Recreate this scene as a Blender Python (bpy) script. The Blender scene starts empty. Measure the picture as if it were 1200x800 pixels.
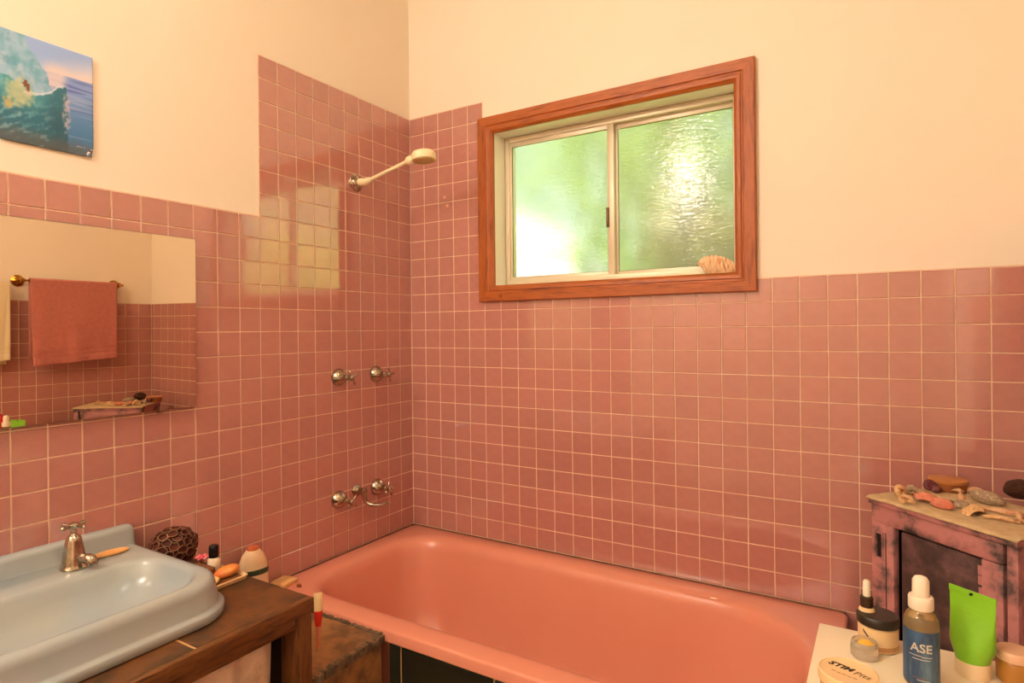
import bpy, bmesh, math, random
from mathutils import Vector, Matrix, noise

random.seed(7)
PI = math.pi
sc = bpy.context.scene
COL = sc.collection

# ------------------------------------------------------------------ camera
PT = 0.0775                      # tile pitch in metres
ZT = 2.336                       # top of the tall tile panel
F_PX, OX, OY = 719.69, 586.94, 387.27
YAW, PIT, ROLL = 2.12838837, -0.00148650, -0.01020729
CAM = Vector((22.8439 * PT, -27.0301 * PT, ZT - 12.0246 * PT))
DIR = Vector((math.cos(YAW) * math.cos(PIT), math.sin(YAW) * math.cos(PIT), math.sin(PIT)))
_r = Vector((math.sin(YAW), -math.cos(YAW), 0)); _u = _r.cross(DIR)
RGT = _r * math.cos(ROLL) + _u * math.sin(ROLL)
UPV = -_r * math.sin(ROLL) + _u * math.cos(ROLL)
cd = bpy.data.cameras.new('camera')
cam = bpy.data.objects.new('camera', cd); COL.objects.link(cam)
cd.sensor_width = 36; cd.lens = F_PX / 1200 * 36
cd.shift_x = (600 - OX) / 1200; cd.shift_y = (OY - 400) / 1200
cd.clip_start = 0.02
M3 = Matrix((RGT, UPV, -DIR)).transposed()
cam.matrix_world = Matrix.Translation(CAM) @ M3.to_4x4()
sc.camera = cam

def on(ax, v, x, y):             # pixel -> point on the plane axis = v
    w = DIR + RGT * ((x - OX) / F_PX) - UPV * ((y - OY) / F_PX)
    return CAM + w * ((v - CAM[ax]) / w[ax])
def proj(p):
    V = Vector(p) - CAM; w = V.dot(DIR)
    return (OX + F_PX * V.dot(RGT) / w, OY - F_PX * V.dot(UPV) / w, w)

# ------------------------------------------------------------------ world, sun, exposure
wd = bpy.data.worlds.new('sky'); sc.world = wd; wd.use_nodes = True
nt = wd.node_tree
sky = nt.nodes.new('ShaderNodeTexSky'); sky.sky_type = 'NISHITA'
sky.sun_disc = False; sky.sun_elevation = math.radians(52); sky.sun_rotation = math.radians(215)
sky.air_density = 1.2; sky.dust_density = 8.0
bg = nt.nodes['Background']; bg.inputs['Strength'].default_value = 0.6
nt.links.new(sky.outputs[0], bg.inputs[0])
sd = bpy.data.lights.new('sun', 'SUN'); sd.energy = 21.0; sd.angle = math.radians(1.0); sd.color = (1, .95, .85)
sun = bpy.data.objects.new('sun', sd); COL.objects.link(sun); sun.location = (-6, -8, 12)
sun.rotation_euler = Vector((.62, .55, -1.05)).to_track_quat('-Z', 'Y').to_euler()
LAMP_STRENGTH = 125.0
DOME_STRENGTH = 26.0
LAMP_POS = Vector((0.42, -2.75, 2.62))
vs = sc.view_settings
sc.display_settings.display_device = 'sRGB'
vs.view_transform = 'Standard'; vs.look = 'None'; vs.gamma = 1.0; vs.use_curve_mapping = False
vs.exposure = 0.06

# ------------------------------------------------------------------ materials
def lin(c):
    return tuple(((v / 255) / 12.92 if v / 255 <= .04045 else ((v / 255 + .055) / 1.055) ** 2.4) for v in c)
def rgba(c): return (*lin(c), 1.0)
MATS = {}
def mat(name, col, rough=.5, metal=0.0, ior=1.45, var=None, scale=8.0, stretch=(1, 1, 1), bump=0.0, bscale=60.0,
        contrast=(.35, .65), detail=4.0, objrand=0.0, transmission=0.0, coat=0.0, coord='Object', bstretch=None,
        subsurf=0.0, sheen=0.0, spots=None):
    """Principled material: col, optional second colour(s) var mixed in by noise, optional noise bump."""
    if name in MATS: return MATS[name]
    m = bpy.data.materials.new(name); m.use_nodes = True; MATS[name] = m
    n, l = m.node_tree.nodes, m.node_tree.links
    b = n['Principled BSDF']
    b.inputs['Roughness'].default_value = rough; b.inputs['Metallic'].default_value = metal
    b.inputs['IOR'].default_value = ior
    b.inputs['Transmission Weight'].default_value = transmission
    b.inputs['Coat Weight'].default_value = coat
    b.inputs['Subsurface Weight'].default_value = subsurf
    b.inputs['Sheen Weight'].default_value = sheen
    b.inputs['Base Color'].default_value = rgba(col)
    out = None
    tc = n.new('ShaderNodeTexCoord')
    def mapped(st):
        mp = n.new('ShaderNodeMapping'); mp.inputs['Scale'].default_value = st
        l.new(tc.outputs[coord], mp.inputs['Vector']); return mp.outputs['Vector']
    if var:
        cols = [col] + (list(var) if isinstance(var, list) else [var])
        nz = n.new('ShaderNodeTexNoise'); nz.inputs['Scale'].default_value = scale; nz.inputs['Detail'].default_value = detail
        nz.inputs['Roughness'].default_value = .6
        l.new(mapped(stretch), nz.inputs['Vector'])
        cr = n.new('ShaderNodeValToRGB'); e = cr.color_ramp.elements
        while len(e) < len(cols): e.new(.5)
        for i, c in enumerate(cols):
            e[i].position = contrast[0] + (contrast[1] - contrast[0]) * i / (len(cols) - 1); e[i].color = rgba(c)
        l.new(nz.outputs['Fac'], cr.inputs['Fac']); out = cr.outputs['Color']
    if spots:                                            # sparse dark spots such as knots: (colour, scale, radius)
        vo = n.new('ShaderNodeTexVoronoi'); vo.inputs['Scale'].default_value = spots[1]
        l.new(mapped(spots[3] if len(spots) > 3 else (1, 1, 1)), vo.inputs['Vector'])
        mr = n.new('ShaderNodeMapRange'); mr.inputs[1].default_value = spots[2] * .5; mr.inputs[2].default_value = spots[2]
        mr.inputs[3].default_value = 1; mr.inputs[4].default_value = 0
        l.new(vo.outputs['Distance'], mr.inputs[0])
        mx = n.new('ShaderNodeMix'); mx.data_type = 'RGBA'
        if out: l.new(out, mx.inputs[6])
        else: mx.inputs[6].default_value = rgba(col)
        mx.inputs[7].default_value = rgba(spots[0]); l.new(mr.outputs[0], mx.inputs[0]); out = mx.outputs[2]
    if objrand:
        oi = n.new('ShaderNodeObjectInfo'); hs = n.new('ShaderNodeHueSaturation')
        mr = n.new('ShaderNodeMapRange'); mr.inputs[3].default_value = 1 - objrand; mr.inputs[4].default_value = 1 + objrand
        l.new(oi.outputs['Random'], mr.inputs[0]); l.new(mr.outputs[0], hs.inputs['Value'])
        if out: l.new(out, hs.inputs['Color'])
        else: hs.inputs['Color'].default_value = rgba(col)
        out = hs.outputs['Color']
    if out: l.new(out, b.inputs['Base Color'])
    if bump:
        bn = n.new('ShaderNodeTexNoise'); bn.inputs['Scale'].default_value = bscale; bn.inputs['Detail'].default_value = 3
        l.new(mapped(bstretch or stretch), bn.inputs['Vector'])
        bp = n.new('ShaderNodeBump'); bp.inputs['Strength'].default_value = bump; bp.inputs['Distance'].default_value = .01
        l.new(bn.outputs['Fac'], bp.inputs['Height']); l.new(bp.outputs['Normal'], b.inputs['Normal'])
    return m

def vcol_mat(name, rough=.4):
    m = bpy.data.materials.new(name); m.use_nodes = True
    n, l = m.node_tree.nodes, m.node_tree.links
    a = n.new('ShaderNodeVertexColor'); a.layer_name = 'print'
    l.new(a.outputs['Color'], n['Principled BSDF'].inputs['Base Color'])
    n['Principled BSDF'].inputs['Roughness'].default_value = rough
    return m

TILE = mat('mauve_glazed_tile', (191, 130, 118), .06, ior=2.0, objrand=.04, var=(186, 124, 113), scale=30, bump=.02, bscale=14)
GROUT = mat('cream_grout', (236, 204, 172), .8, var=(222, 182, 148), scale=9)
PAINT = mat('cream_wall_paint', (246, 231, 210), .6, var=(243, 227, 204), scale=1.5, bump=.03, bscale=9)
CEIL = mat('white_ceiling_paint', (240, 230, 210), .7)
FLOOR = mat('brown_floor_tile', (150, 110, 84), .35, var=(120, 86, 64), scale=5)
WOOD_H = mat('orange_pine_along_x', (158, 78, 26), .42, var=[(176, 94, 36), (132, 60, 20)], scale=14, stretch=(.6, 6, 6), contrast=(.3, .7),
             spots=((84, 38, 16), 5.5, .075, (1, 1, 1)), bump=.05, bscale=30)
WOOD_V = mat('orange_pine_along_z', (154, 75, 25), .42, var=[(172, 91, 34), (128, 58, 20)], scale=14, stretch=(6, 6, .6), contrast=(.3, .7),
             spots=((84, 38, 16), 5.5, .075, (1, 1, 1)), bump=.05, bscale=30)
LINING = mat('cream_gloss_paint', (250, 244, 226), .35)
ALU = mat('pale_painted_aluminium', (222, 208, 180), .35, metal=.15)
DARKSEAL = mat('dark_rubber_seal', (70, 62, 50), .6)
LATCHM = mat('brown_latch_metal', (96, 66, 40), .4, metal=.4)
CHROME = mat('aged_chrome', (205, 196, 180), .14, metal=1.0, var=(150, 132, 108), scale=40)
TUB = mat('coral_enamel', (224, 146, 120), .22, ior=1.5, var=(221, 141, 116), scale=2.5)
TUBCHIP = mat('enamel_chip', (250, 226, 200), .4)
BASIN = mat('pale_blue_ceramic', (158, 168, 172), .2, ior=1.5, var=(168, 170, 164), scale=4, detail=2)
SLATE = mat('brown_slate_tile', (72, 48, 28), .3, var=[(108, 66, 34), (62, 44, 28), (96, 60, 36)], scale=7, contrast=(.3, .72), bump=.12, bscale=24, objrand=.08)
SLATE_D = mat('dark_green_slate_tile', (28, 32, 24), .32, var=[(40, 40, 24), (64, 46, 20)], scale=6, contrast=(.35, .8), bump=.15, bscale=20, objrand=.2)
SLATE_B = mat('orange_brown_slate_tile', (146, 104, 64), .42, var=[(168, 118, 72), (108, 78, 52), (152, 102, 62)], scale=8, contrast=(.28, .74), bump=.2, bscale=26, objrand=.05)
MORTAR = mat('grey_brown_mortar', (132, 104, 76), .9, var=(92, 74, 56), scale=30, bump=.4, bscale=70)
JOINT = mat('tan_joint', (196, 150, 98), .8)
OAK = mat('dark_stained_timber', (98, 58, 28), .45, var=[(120, 74, 36), (72, 42, 20)], scale=12, stretch=(5, 5, .7), bump=.1, bscale=30)
OAK_Y = mat('dark_stained_timber_rail', (92, 54, 26), .45, var=[(122, 76, 38), (64, 38, 20)], scale=12, stretch=(5, .7, 5), bump=.1, bscale=30)
SATIN = mat('beige_satin', (212, 178, 150), .38, var=[(228, 198, 170), (184, 144, 116)], scale=9, sheen=.3)
SATIN_B = mat('brown_satin', (158, 112, 86), .45, var=(176, 130, 104), scale=9, sheen=.3)
MIRROR = mat('silvered_mirror', (232, 220, 200), .006, metal=1.0)
MEDGE = mat('mirror_glass_edge', (198, 176, 130), .25)
BRASS = mat('aged_brass', (188, 132, 52), .22, metal=1.0)
TOWEL_P = mat('coral_pink_terry', (206, 122, 108), .95, var=(196, 112, 98), scale=60, bump=.5, bscale=500, sheen=.4)
TOWEL_C = mat('cream_terry', (236, 214, 170), .95, bump=.5, bscale=500, sheen=.4)
IVORY = mat('ivory_plastic', (242, 224, 180), .38)
WHITE_TOP = mat('cream_white_laminate', (246, 230, 198), .4)
WHITE_LEG = mat('cream_white_timber', (236, 220, 190), .5)
DISTRESS = mat('distressed_mauve_paint', (184, 124, 120), .6, var=[(164, 110, 106), (112, 86, 82), (46, 38, 36)], scale=14, detail=9, contrast=(.44, .64), bump=.2, bscale=60)
DISTRESS_D = mat('distressed_black_paint', (52, 38, 36), .6, var=[(70, 50, 48), (104, 74, 72), (164, 110, 106)], scale=12, detail=9, contrast=(.38, .72), bump=.3, bscale=60)
PURPLE = mat('plum_paint', (120, 66, 70), .6, var=(104, 58, 62), scale=8)
BLACKGAP = mat('black_gap', (22, 16, 14), .9)
HESSIAN = mat('hessian_cloth', (222, 194, 150), .95, var=(206, 174, 128), scale=60, bump=.6, bscale=400)

# ------------------------------------------------------------------ mesh helpers
def box(bm, x0, x1, y0, y1, z0, z1, bevel=0.0, seg=2):
    vs_ = [bm.verts.new(p) for p in ((x0, y0, z0), (x1, y0, z0), (x1, y1, z0), (x0, y1, z0), (x0, y0, z1), (x1, y0, z1), (x1, y1, z1), (x0, y1, z1))]
    fs = [bm.faces.new([vs_[i] for i in q]) for q in ((3, 2, 1, 0), (4, 5, 6, 7), (0, 1, 5, 4), (1, 2, 6, 5), (2, 3, 7, 6), (3, 0, 4, 7))]
    if bevel:
        es = list({e for f in fs for e in f.edges})
        bmesh.ops.bevel(bm, geom=es, offset=bevel, segments=seg, affect='EDGES', profile=.5)
    return bm
def new(): return bmesh.new()
def bx(*a, **k): return box(new(), *a, **k)
def lathe(profile, n=24, bm=None, mtx=None):
    bm = bm or new(); rings = []
    for r, z in profile:
        if r < 1e-6: rings.append([bm.verts.new((0, 0, z))])
        else: rings.append([bm.verts.new((r * math.cos(2 * PI * i / n), r * math.sin(2 * PI * i / n), z)) for i in range(n)])
    vs_ = [v for r in rings for v in r]
    for a, b in zip(rings, rings[1:]):
        for i in range(n):
            j = (i + 1) % n
            q = [a[i % len(a)], a[j % len(a)], b[j % len(b)], b[i % len(b)]]
            u = []
            for v in q:
                if v not in u: u.append(v)
            if len(u) > 2:
                try: bm.faces.new(u)
                except ValueError: pass
    for r, flip in ((rings[0], True), (rings[-1], False)):
        if len(r) > 2: bm.faces.new(r[::-1] if flip else r)
    if mtx is not None: bmesh.ops.transform(bm, matrix=mtx, verts=vs_)
    return bm
def loft(rings, bm=None, cap0=True, cap1=True, closed=True):
    bm = bm or new()
    R = [[bm.verts.new(p) for p in r] for r in rings]; n = len(R[0])
    for a, b in zip(R, R[1:]):
        for i in range(n if closed else n - 1):
            j = (i + 1) % n
            bm.faces.new((a[i], a[j], b[j], b[i]))
    if cap0: bm.faces.new(R[0][::-1])
    if cap1: bm.faces.new(R[-1])
    return bm
def tube(pts, rad, n=12, bm=None):
    pts = [Vector(p) for p in pts]; rings = []
    up = Vector((0, 0, 1))
    for i, p in enumerate(pts):
        t = (pts[min(i + 1, len(pts) - 1)] - pts[max(i - 1, 0)]).normalized()
        a = t.cross(up)
        if a.length < .05: a = t.cross(Vector((0, 1, 0)))
        a.normalize(); b = a.cross(t).normalized()
        r = rad[i] if isinstance(rad, (list, tuple)) else rad
        rings.append([p + (a * math.cos(2 * PI * k / n) + b * math.sin(2 * PI * k / n)) * r for k in range(n)])
    bm2 = loft(rings, bm)
    bmesh.ops.recalc_face_normals(bm2, faces=bm2.faces)
    return bm2
def rrect(x0, x1, y0, y1, r, z, n=7):
    """rounded rectangle ring, counter-clockwise; r is one radius or four: (x0y0, x1y0, x1y1, x0y1)"""
    if not isinstance(r, (tuple, list)): r = (r,) * 4
    out = []
    for (cx, cy, a0), rr in zip(((x0, y0, PI), (x1, y0, 1.5 * PI), (x1, y1, 0), (x0, y1, .5 * PI)), r):
        mx = cx + rr * (1 if cx == x0 else -1); my = cy + rr * (1 if cy == y0 else -1)
        for i in range(n):
            a = a0 + .5 * PI * i / (n - 1)
            out.append(Vector((mx + rr * math.cos(a), my + rr * math.sin(a), z)))
    return out
def blob(rx, ry, rz, seed=0, amp=.15, freq=1.4, sub=3, flat=None):
    bm = new(); bmesh.ops.create_icosphere(bm, subdivisions=sub, radius=1)
    for v in bm.verts:
        d = 1 + amp * noise.noise(v.co * freq + Vector((seed * 7.3, seed * 3.1, 1)))
        v.co = Vector((v.co.x * rx, v.co.y * ry, v.co.z * rz)) * d
        if flat is not None and v.co.z < flat: v.co.z = flat
    return bm
def mesh_of(bm, name, m, smooth=40):
    bmesh.ops.recalc_face_normals(bm, faces=bm.faces)
    me = bpy.data.meshes.new(name); bm.to_mesh(me); bm.free()
    if m: me.materials.append(m)
    if smooth:
        me.shade_smooth(); me.set_sharp_from_angle(angle=math.radians(smooth))
    return me
def obj(name, bm, m, parent=None, loc=None, rot=None, smooth=40, label=None, kind=None):
    me = bm if isinstance(bm, bpy.types.Mesh) else mesh_of(bm, name, m, smooth)
    o = bpy.data.objects.new(name, me); COL.objects.link(o)
    if parent: o.parent = parent
    if loc is not None: o.location = loc
    if rot is not None: o.rotation_euler = rot
    if label: o['label'] = label
    if kind: o['kind'] = kind
    return o
def tag(o, label, cat, group=None):
    o['label'] = label; o['category'] = cat
    if group: o['group'] = group
    return o
def thing(name, label, cat, loc=(0, 0, 0), rotz=0, group=None):
    o = bpy.data.objects.new(name, None); COL.objects.link(o)
    o.empty_display_size = .05; o.location = loc; o.rotation_euler = (0, 0, rotz)
    return tag(o, label, cat, group)
def struct(name, bm, m, parent=None, smooth=0):
    o = obj(name, bm, m, parent, smooth=smooth)
    if not parent: o['kind'] = 'structure'
    return o
def text_mesh(s, size, name, m, bold=0.0, shear=0.0, ext=.0002):
    cu = bpy.data.curves.new(name, 'FONT'); cu.body = s; cu.size = size; cu.align_x = 'CENTER'; cu.align_y = 'CENTER'
    cu.extrude = ext; cu.offset = bold; cu.shear = shear; cu.resolution_u = 3
    t = bpy.data.objects.new(name, cu); COL.objects.link(t)
    bpy.context.view_layer.update()
    me = bpy.data.meshes.new_from_object(t.evaluated_get(bpy.context.evaluated_depsgraph_get()))
    bpy.data.objects.remove(t); bpy.data.curves.remove(cu)
    me.name = name; me.materials.clear(); me.materials.append(m)
    return me

# ------------------------------------------------------------------ room shell
W, Y1, H = 2.20, -3.60, 3.05     # right wall, front wall, ceiling
TH = .16
OX0, OX1, OZ0, OZ1 = .442, 1.365, 1.582, 2.195      # window opening
Z0L, Z0B = ZT - 7 * PT, ZT - 10 * PT                 # tile heights: left wall, back wall
REC = .003
struct('floor', bx(-TH, W + TH, Y1 - TH, TH, -.1, 0), FLOOR)
struct('ceiling', bx(-TH - .5, W + TH + .5, Y1 - TH - .5, TH + .5, H, H + .12), CEIL)
bm = new()
LT = .012
for a in ((-TH, OX0 - LT, 0, H), (OX1 + LT, W + TH, 0, H), (OX0 - LT, OX1 + LT, 0, OZ0 - LT), (OX0 - LT, OX1 + LT, OZ1 + LT, H)):
    box(bm, a[0], a[1], REC, TH, a[2], a[3])
wall_back = struct('wall_back', bm, PAINT)
wall_left = struct('wall_left', bx(-TH, -REC, Y1, REC, 0, H), PAINT)
wall_right = struct('wall_right', bx(W + REC, W + TH, Y1, REC, 0, H), PAINT)
FX0, FX1, FZ0, FZ1 = .90, 1.95, 1.86, 2.66          # opening for the added fill window behind the camera
bm = new()
for a in ((-TH, FX0, 0, H), (FX1, W + TH, 0, H), (FX0, FX1, 0, FZ0), (FX0, FX1, FZ1, H)):
    box(bm, a[0], a[1], Y1 - TH, Y1, a[2], a[3])
wall_front = struct('wall_front', bm, PAINT)

# ------------------------------------------------------------------ wall tiles
G2 = .0016                       # half a grout joint
def tile_geo(w, h, top=False):
    """front face at z = 0, body behind; edges eased; top edge rounded over on the last row"""
    a, b = w / 2 - G2, h / 2 - G2; e = .0012; t = .0045 if top else e
    bk = -.0035
    o = [(-a, -b, -e), (a, -b, -e), (a, b, -(.0025 if top else e)), (-a, b, -(.0025 if top else e))]
    i = [(-a + e, -b + e, 0), (a - e, -b + e, 0), (a - e, b - t, 0), (-a + e, b - t, 0)]
    k = [(-a, -b, bk), (a, -b, bk), (a, b, bk), (-a, b, bk)]
    V = o + i + k
    Fc = [(4, 5, 6, 7), (0, 1, 5, 4), (1, 2, 6, 5), (2, 3, 7, 6), (3, 0, 4, 7), (8, 9, 1, 0), (9, 10, 2, 1), (10, 11, 3, 2), (11, 8, 0, 3)]
    return V, Fc
TM = {}
def tile_mesh(w, h, top):
    k = (round(w, 4), round(h, 4), top)
    if k not in TM:
        V, Fc = tile_geo(*k); me = bpy.data.meshes.new('tile'); me.from_pydata(V, [], Fc); me.materials.append(TILE); TM[k] = me
    return TM[k]
def tile_wall(wall, place, basis, cells, vis):
    """cells: (u0, u1, z0, z1, top) ; place(u, z) -> world centre ; vis(cell, centre) -> size rank (<=0: joined field)"""
    ranked = []
    for c in cells:
        ce = place((c[0] + c[1]) / 2, (c[2] + c[3]) / 2); ranked.append((vis(c, ce), c, ce))
    ranked.sort(key=lambda q: -q[0])
    V, Fc = [], []
    rnd = random.Random(hash(wall.name) % 1 + 5)
    for k, (s, c, ce) in enumerate(ranked):
        tilt = Matrix.Rotation(rnd.gauss(0, .0022), 3, 'X') @ Matrix.Rotation(rnd.gauss(0, .0022), 3, 'Y')
        R = basis @ tilt
        if s > 0 and k < 300:
            o = bpy.data.objects.new('tile', tile_mesh(c[1] - c[0], c[3] - c[2], c[4])); COL.objects.link(o)
            o.parent = wall; o.matrix_local = Matrix.Translation(ce) @ R.to_4x4()
        else:
            v, f = tile_geo(c[1] - c[0], c[3] - c[2], c[4]); b = len(V)
            V += [tuple(ce + R @ Vector(p)) for p in v]; Fc += [tuple(i + b for i in q) for q in f]
    if V:
        me = bpy.data.meshes.new('tile_field'); me.from_pydata(V, [], Fc); me.materials.append(TILE)
        obj('tile_field', me, None, wall, kind='stuff')
def inview(ce):
    x, y, w = proj(ce)
    return w > 0 and -25 < x < 1225 and -25 < y < 825, w
def cells_for(ncol, rows, lim=None):
    return [(i * PT, (i + 1) * PT, ZT - (r + 1) * PT, ZT - r * PT) for i in range(ncol) for r in rows]
# back wall: 13 rows low, tall panel by the corner (five columns, the last cut short)
cl = []
ncb = int(W / PT)
for i in range(ncb + 1):
    u0, u1 = i * PT, min((i + 1) * PT, W)
    for r in range(10, 24): cl.append((u0, u1, ZT - (r + 1) * PT, ZT - r * PT, r == 10 and u0 > OX0 - .08))
for i in range(5):
    u0, u1 = i * PT, min((i + 1) * PT, .385)
    for r in range(0, 10): cl.append((u0, u1, ZT - (r + 1) * PT, ZT - r * PT, r == 0))
Bb = Matrix(((1, 0, 0), (0, 0, -1), (0, 1, 0)))
def vis_b(c, ce):
    v, w = inview(ce)
    if not v or ce.z < .54: return 0
    if ce.x > 1.76 and ce.z < .93: return 0                       # behind the painted cabinet
    return 1 / w
tile_wall(wall_back, lambda u, z: Vector((u, 0, z)), Bb, cl, vis_b)
# left wall: 10 columns tall panel, rest up to dado
cl = []
for i in range(36):
    for r in range(7 if i >= 10 else 0, 24):
        cl.append((i * PT, (i + 1) * PT, ZT - (r + 1) * PT, ZT - r * PT, (r == 7 and i >= 10) or r == 0))
Bl = Matrix(((0, 0, 1), (1, 0, 0), (0, 1, 0)))
def vis_l(c, ce):
    v, w = inview(ce)
    if not v or ce.z < .54: return 0
    if ce.y < -1.03 and 1.2 < ce.z < 1.66: return 0                # behind the mirror
    if ce.y < -1.06 and ce.z < .76: return 0                       # below the vanity top
    return 1 / w
tile_wall(wall_left, lambda u, z: Vector((0, -u, z)), Bl, cl, vis_l)
# right wall: seen in the mirror only
cl = []
for i in range(30):
    for r in range(10, 24):
        cl.append((i * PT, (i + 1) * PT, ZT - (r + 1) * PT, ZT - r * PT, r == 10))
Br = Matrix(((0, 0, -1), (-1, 0, 0), (0, 1, 0)))
tile_wall(wall_right, lambda u, z: Vector((W, -u, z)), Br, cl, lambda c, ce: 1 if (ce.y > -.85 and ce.z > .95) else 0)
GB = .0014; RIM0 = .556
bm = bx(0, W, GB, REC + .004, ZT - 24 * PT, Z0B); box(bm, 0, .385, GB, REC + .004, Z0B, ZT)
struct('grout', bm, GROUT, wall_back)
bm = bx(-REC - .004, -GB, -36 * PT, 0, ZT - 24 * PT, Z0L); box(bm, -REC - .004, -GB, -10 * PT, 0, Z0L, ZT)
struct('grout', bm, GROUT, wall_left)
struct('corner_joint', bx(-.001, .0028, -.0028, .001, RIM0, ZT - 11 * PT), GROUT, wall_back)
struct('grout', bx(W + GB, W + REC + .004, -30 * PT, 0, ZT - 24 * PT, Z0B), GROUT, wall_right)

# ------------------------------------------------------------------ window in the back wall
win = bpy.data.objects.new('window_1', None); COL.objects.link(win); win['kind'] = 'structure'
win['label'] = 'sliding window with rippled glass in an orange pine surround'
# architrave: a moulded profile (w from outer edge, depth) mitred at the corners
AX0, AX1, AZ0, AZ1 = .372, 1.430, 1.518, 2.262
prof = [(0, 0), (0, .019), (.003, .022), (.036, .022), (.039, .0175), (.044, .0165), (.047, .020), (.058, .0185), (.064, .014), (1, .010), (1, 0)]
ins = (OX0 - AX0, AX1 - OX1, OZ0 - AZ0, AZ1 - OZ1)        # left, right, bottom, top widths
def arch_ring(corner):
    cx, cz, wx, wz = corner; sx = 1 if cx == AX0 else -1; sz = 1 if cz == AZ0 else -1
    return [Vector((cx + sx * (wx if w == 1 else w * wx / .068), -d, cz + sz * (wz if w == 1 else w * wz / .068))) for w, d in prof]
cBL, cBR, cTR, cTL = (AX0, AZ0, ins[0], ins[2]), (AX1, AZ0, ins[1], ins[2]), (AX1, AZ1, ins[1], ins[3]), (AX0, AZ1, ins[0], ins[3])
for a, b, m in ((cBL, cBR, WOOD_H), (cBR, cTR, WOOD_V), (cTR, cTL, WOOD_H), (cTL, cBL, WOOD_V)):
    o = obj('architrave_board', loft([arch_ring(a), arch_ring(b)]), m, win, smooth=25)
o = None
FY = .078                        # inner face of the aluminium frame
LT = .012
for nm, a in (('lining_board', (OX0 - LT, OX0, OZ0 - LT, OZ1 + LT)), ('lining_board', (OX1, OX1 + LT, OZ0 - LT, OZ1 + LT)),
              ('lining_board', (OX0, OX1, OZ0 - LT, OZ0)), ('lining_board', (OX0, OX1, OZ1, OZ1 + LT))):
    obj(nm, bx(a[0], a[1], -.001, .15, a[2], a[3], bevel=.001), LINING, win)
def frame_bm(x0, x1, z0, z1, y0, y1, wl, wr, wb, wt, bev=.0015):
    bm = new()
    box(bm, x0, x0 + wl, y0, y1, z0, z1, bevel=bev); box(bm, x1 - wr, x1, y0, y1, z0, z1, bevel=bev)
    box(bm, x0 + wl, x1 - wr, y0, y1, z0, z0 + wb, bevel=bev); box(bm, x0 + wl, x1 - wr, y0, y1, z1 - wt, z1, bevel=bev)
    return bm
obj('outer_frame', frame_bm(OX0 + .002, OX1 - .002, OZ0 + .001, OZ1 - .001, FY, FY + .055, .020, .018, .024, .022), ALU, win, smooth=25)
SX = .905
def glass_mat():
    m = bpy.data.materials.new('rippled_glass'); m.use_nodes = True
    n, l = m.node_tree.nodes, m.node_tree.links
    b = n['Principled BSDF']
    b.inputs['Base Color'].default_value = (.97, .99, .95, 1); b.inputs['Roughness'].default_value = .13
    b.inputs['Transmission Weight'].default_value = 1; b.inputs['IOR'].default_value = 1.45
    tc = n.new('ShaderNodeTexCoord'); mp = n.new('ShaderNodeMapping'); mp.inputs['Scale'].default_value = (1, 1, 3.2)
    l.new(tc.outputs['Object'], mp.inputs['Vector'])
    nz = n.new('ShaderNodeTexNoise'); nz.inputs['Scale'].default_value = 38; nz.inputs['Detail'].default_value = 2; nz.inputs['Distortion'].default_value = .6
    l.new(mp.outputs[0], nz.inputs['Vector'])
    bp = n.new('ShaderNodeBump'); bp.inputs['Strength'].default_value = .4; bp.inputs['Distance'].default_value = .002
    l.new(nz.outputs['Fac'], bp.inputs['Height']); l.new(bp.outputs[0], b.inputs['Normal'])
    tl = n.new('ShaderNodeBsdfTranslucent'); tl.inputs['Color'].default_value = (1, .97, .8, 1)
    mx = n.new('ShaderNodeMixShader'); mx.inputs[0].default_value = .08
    l.new(b.outputs[0], mx.inputs[1]); l.new(tl.outputs[0], mx.inputs[2]); l.new(mx.outputs[0], n['Material Output'].inputs['Surface'])
    return m
GLASS = glass_mat()
for x0, x1, y0, wl, wr in ((OX0 + .020, SX + .012, FY + .006, .011, .026), (SX - .006, OX1 - .016, FY + .026, .026, .010)):
    s = obj('sash', frame_bm(x0, x1, OZ0 + .016, OZ1 - .014, y0, y0 + .018, wl, wr, .022, .026), ALU, win, smooth=25)
    obj('pane', bx(x0 + wl - .003, x1 - wr + .003, y0 + .007, y0 + .011, OZ0 + .035, OZ1 - .037), GLASS, s, smooth=0)
    obj('glazing_bead', frame_bm(x0 + wl - .002, x1 - wr + .002, OZ0 + .036, OZ1 - .038, y0 + .003, y0 + .0065, .003, .003, .003, .003, bev=0), DARKSEAL, s, smooth=0)
    if x0 < .6:
        obj('latch', bx(x1 - .030, x1 - .020, y0 - .007, y0 + .001, 1.785, 1.860, bevel=.002), LATCHM, s)
# unseen high window behind the camera, added for neutral fill daylight
w2 = bpy.data.objects.new('fill_window', None); COL.objects.link(w2); w2['kind'] = 'structure'
w2['label'] = 'unseen added fill window high in the wall opposite the bath'
obj('outer_frame', frame_bm(FX0, FX1, FZ0, FZ1, Y1 - .10, Y1 - .05, .04, .04, .04, .04), LINING, w2, smooth=25)
cg = bpy.data.materials.new('clear_glass'); cg.use_nodes = True
n_, l_ = cg.node_tree.nodes, cg.node_tree.links
tr = n_.new('ShaderNodeBsdfTransparent'); gl = n_.new('ShaderNodeBsdfGlossy'); gl.inputs['Roughness'].default_value = .02
mx = n_.new('ShaderNodeMixShader'); mx.inputs[0].default_value = .06
l_.new(tr.outputs[0], mx.inputs[1]); l_.new(gl.outputs[0], mx.inputs[2]); l_.new(mx.outputs[0], n_['Material Output'].inputs['Surface'])
obj('pane', bx(FX0 + .03, FX1 - .03, Y1 - .078, Y1 - .074, FZ0 + .03, FZ1 - .03), cg, w2, smooth=0)

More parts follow.
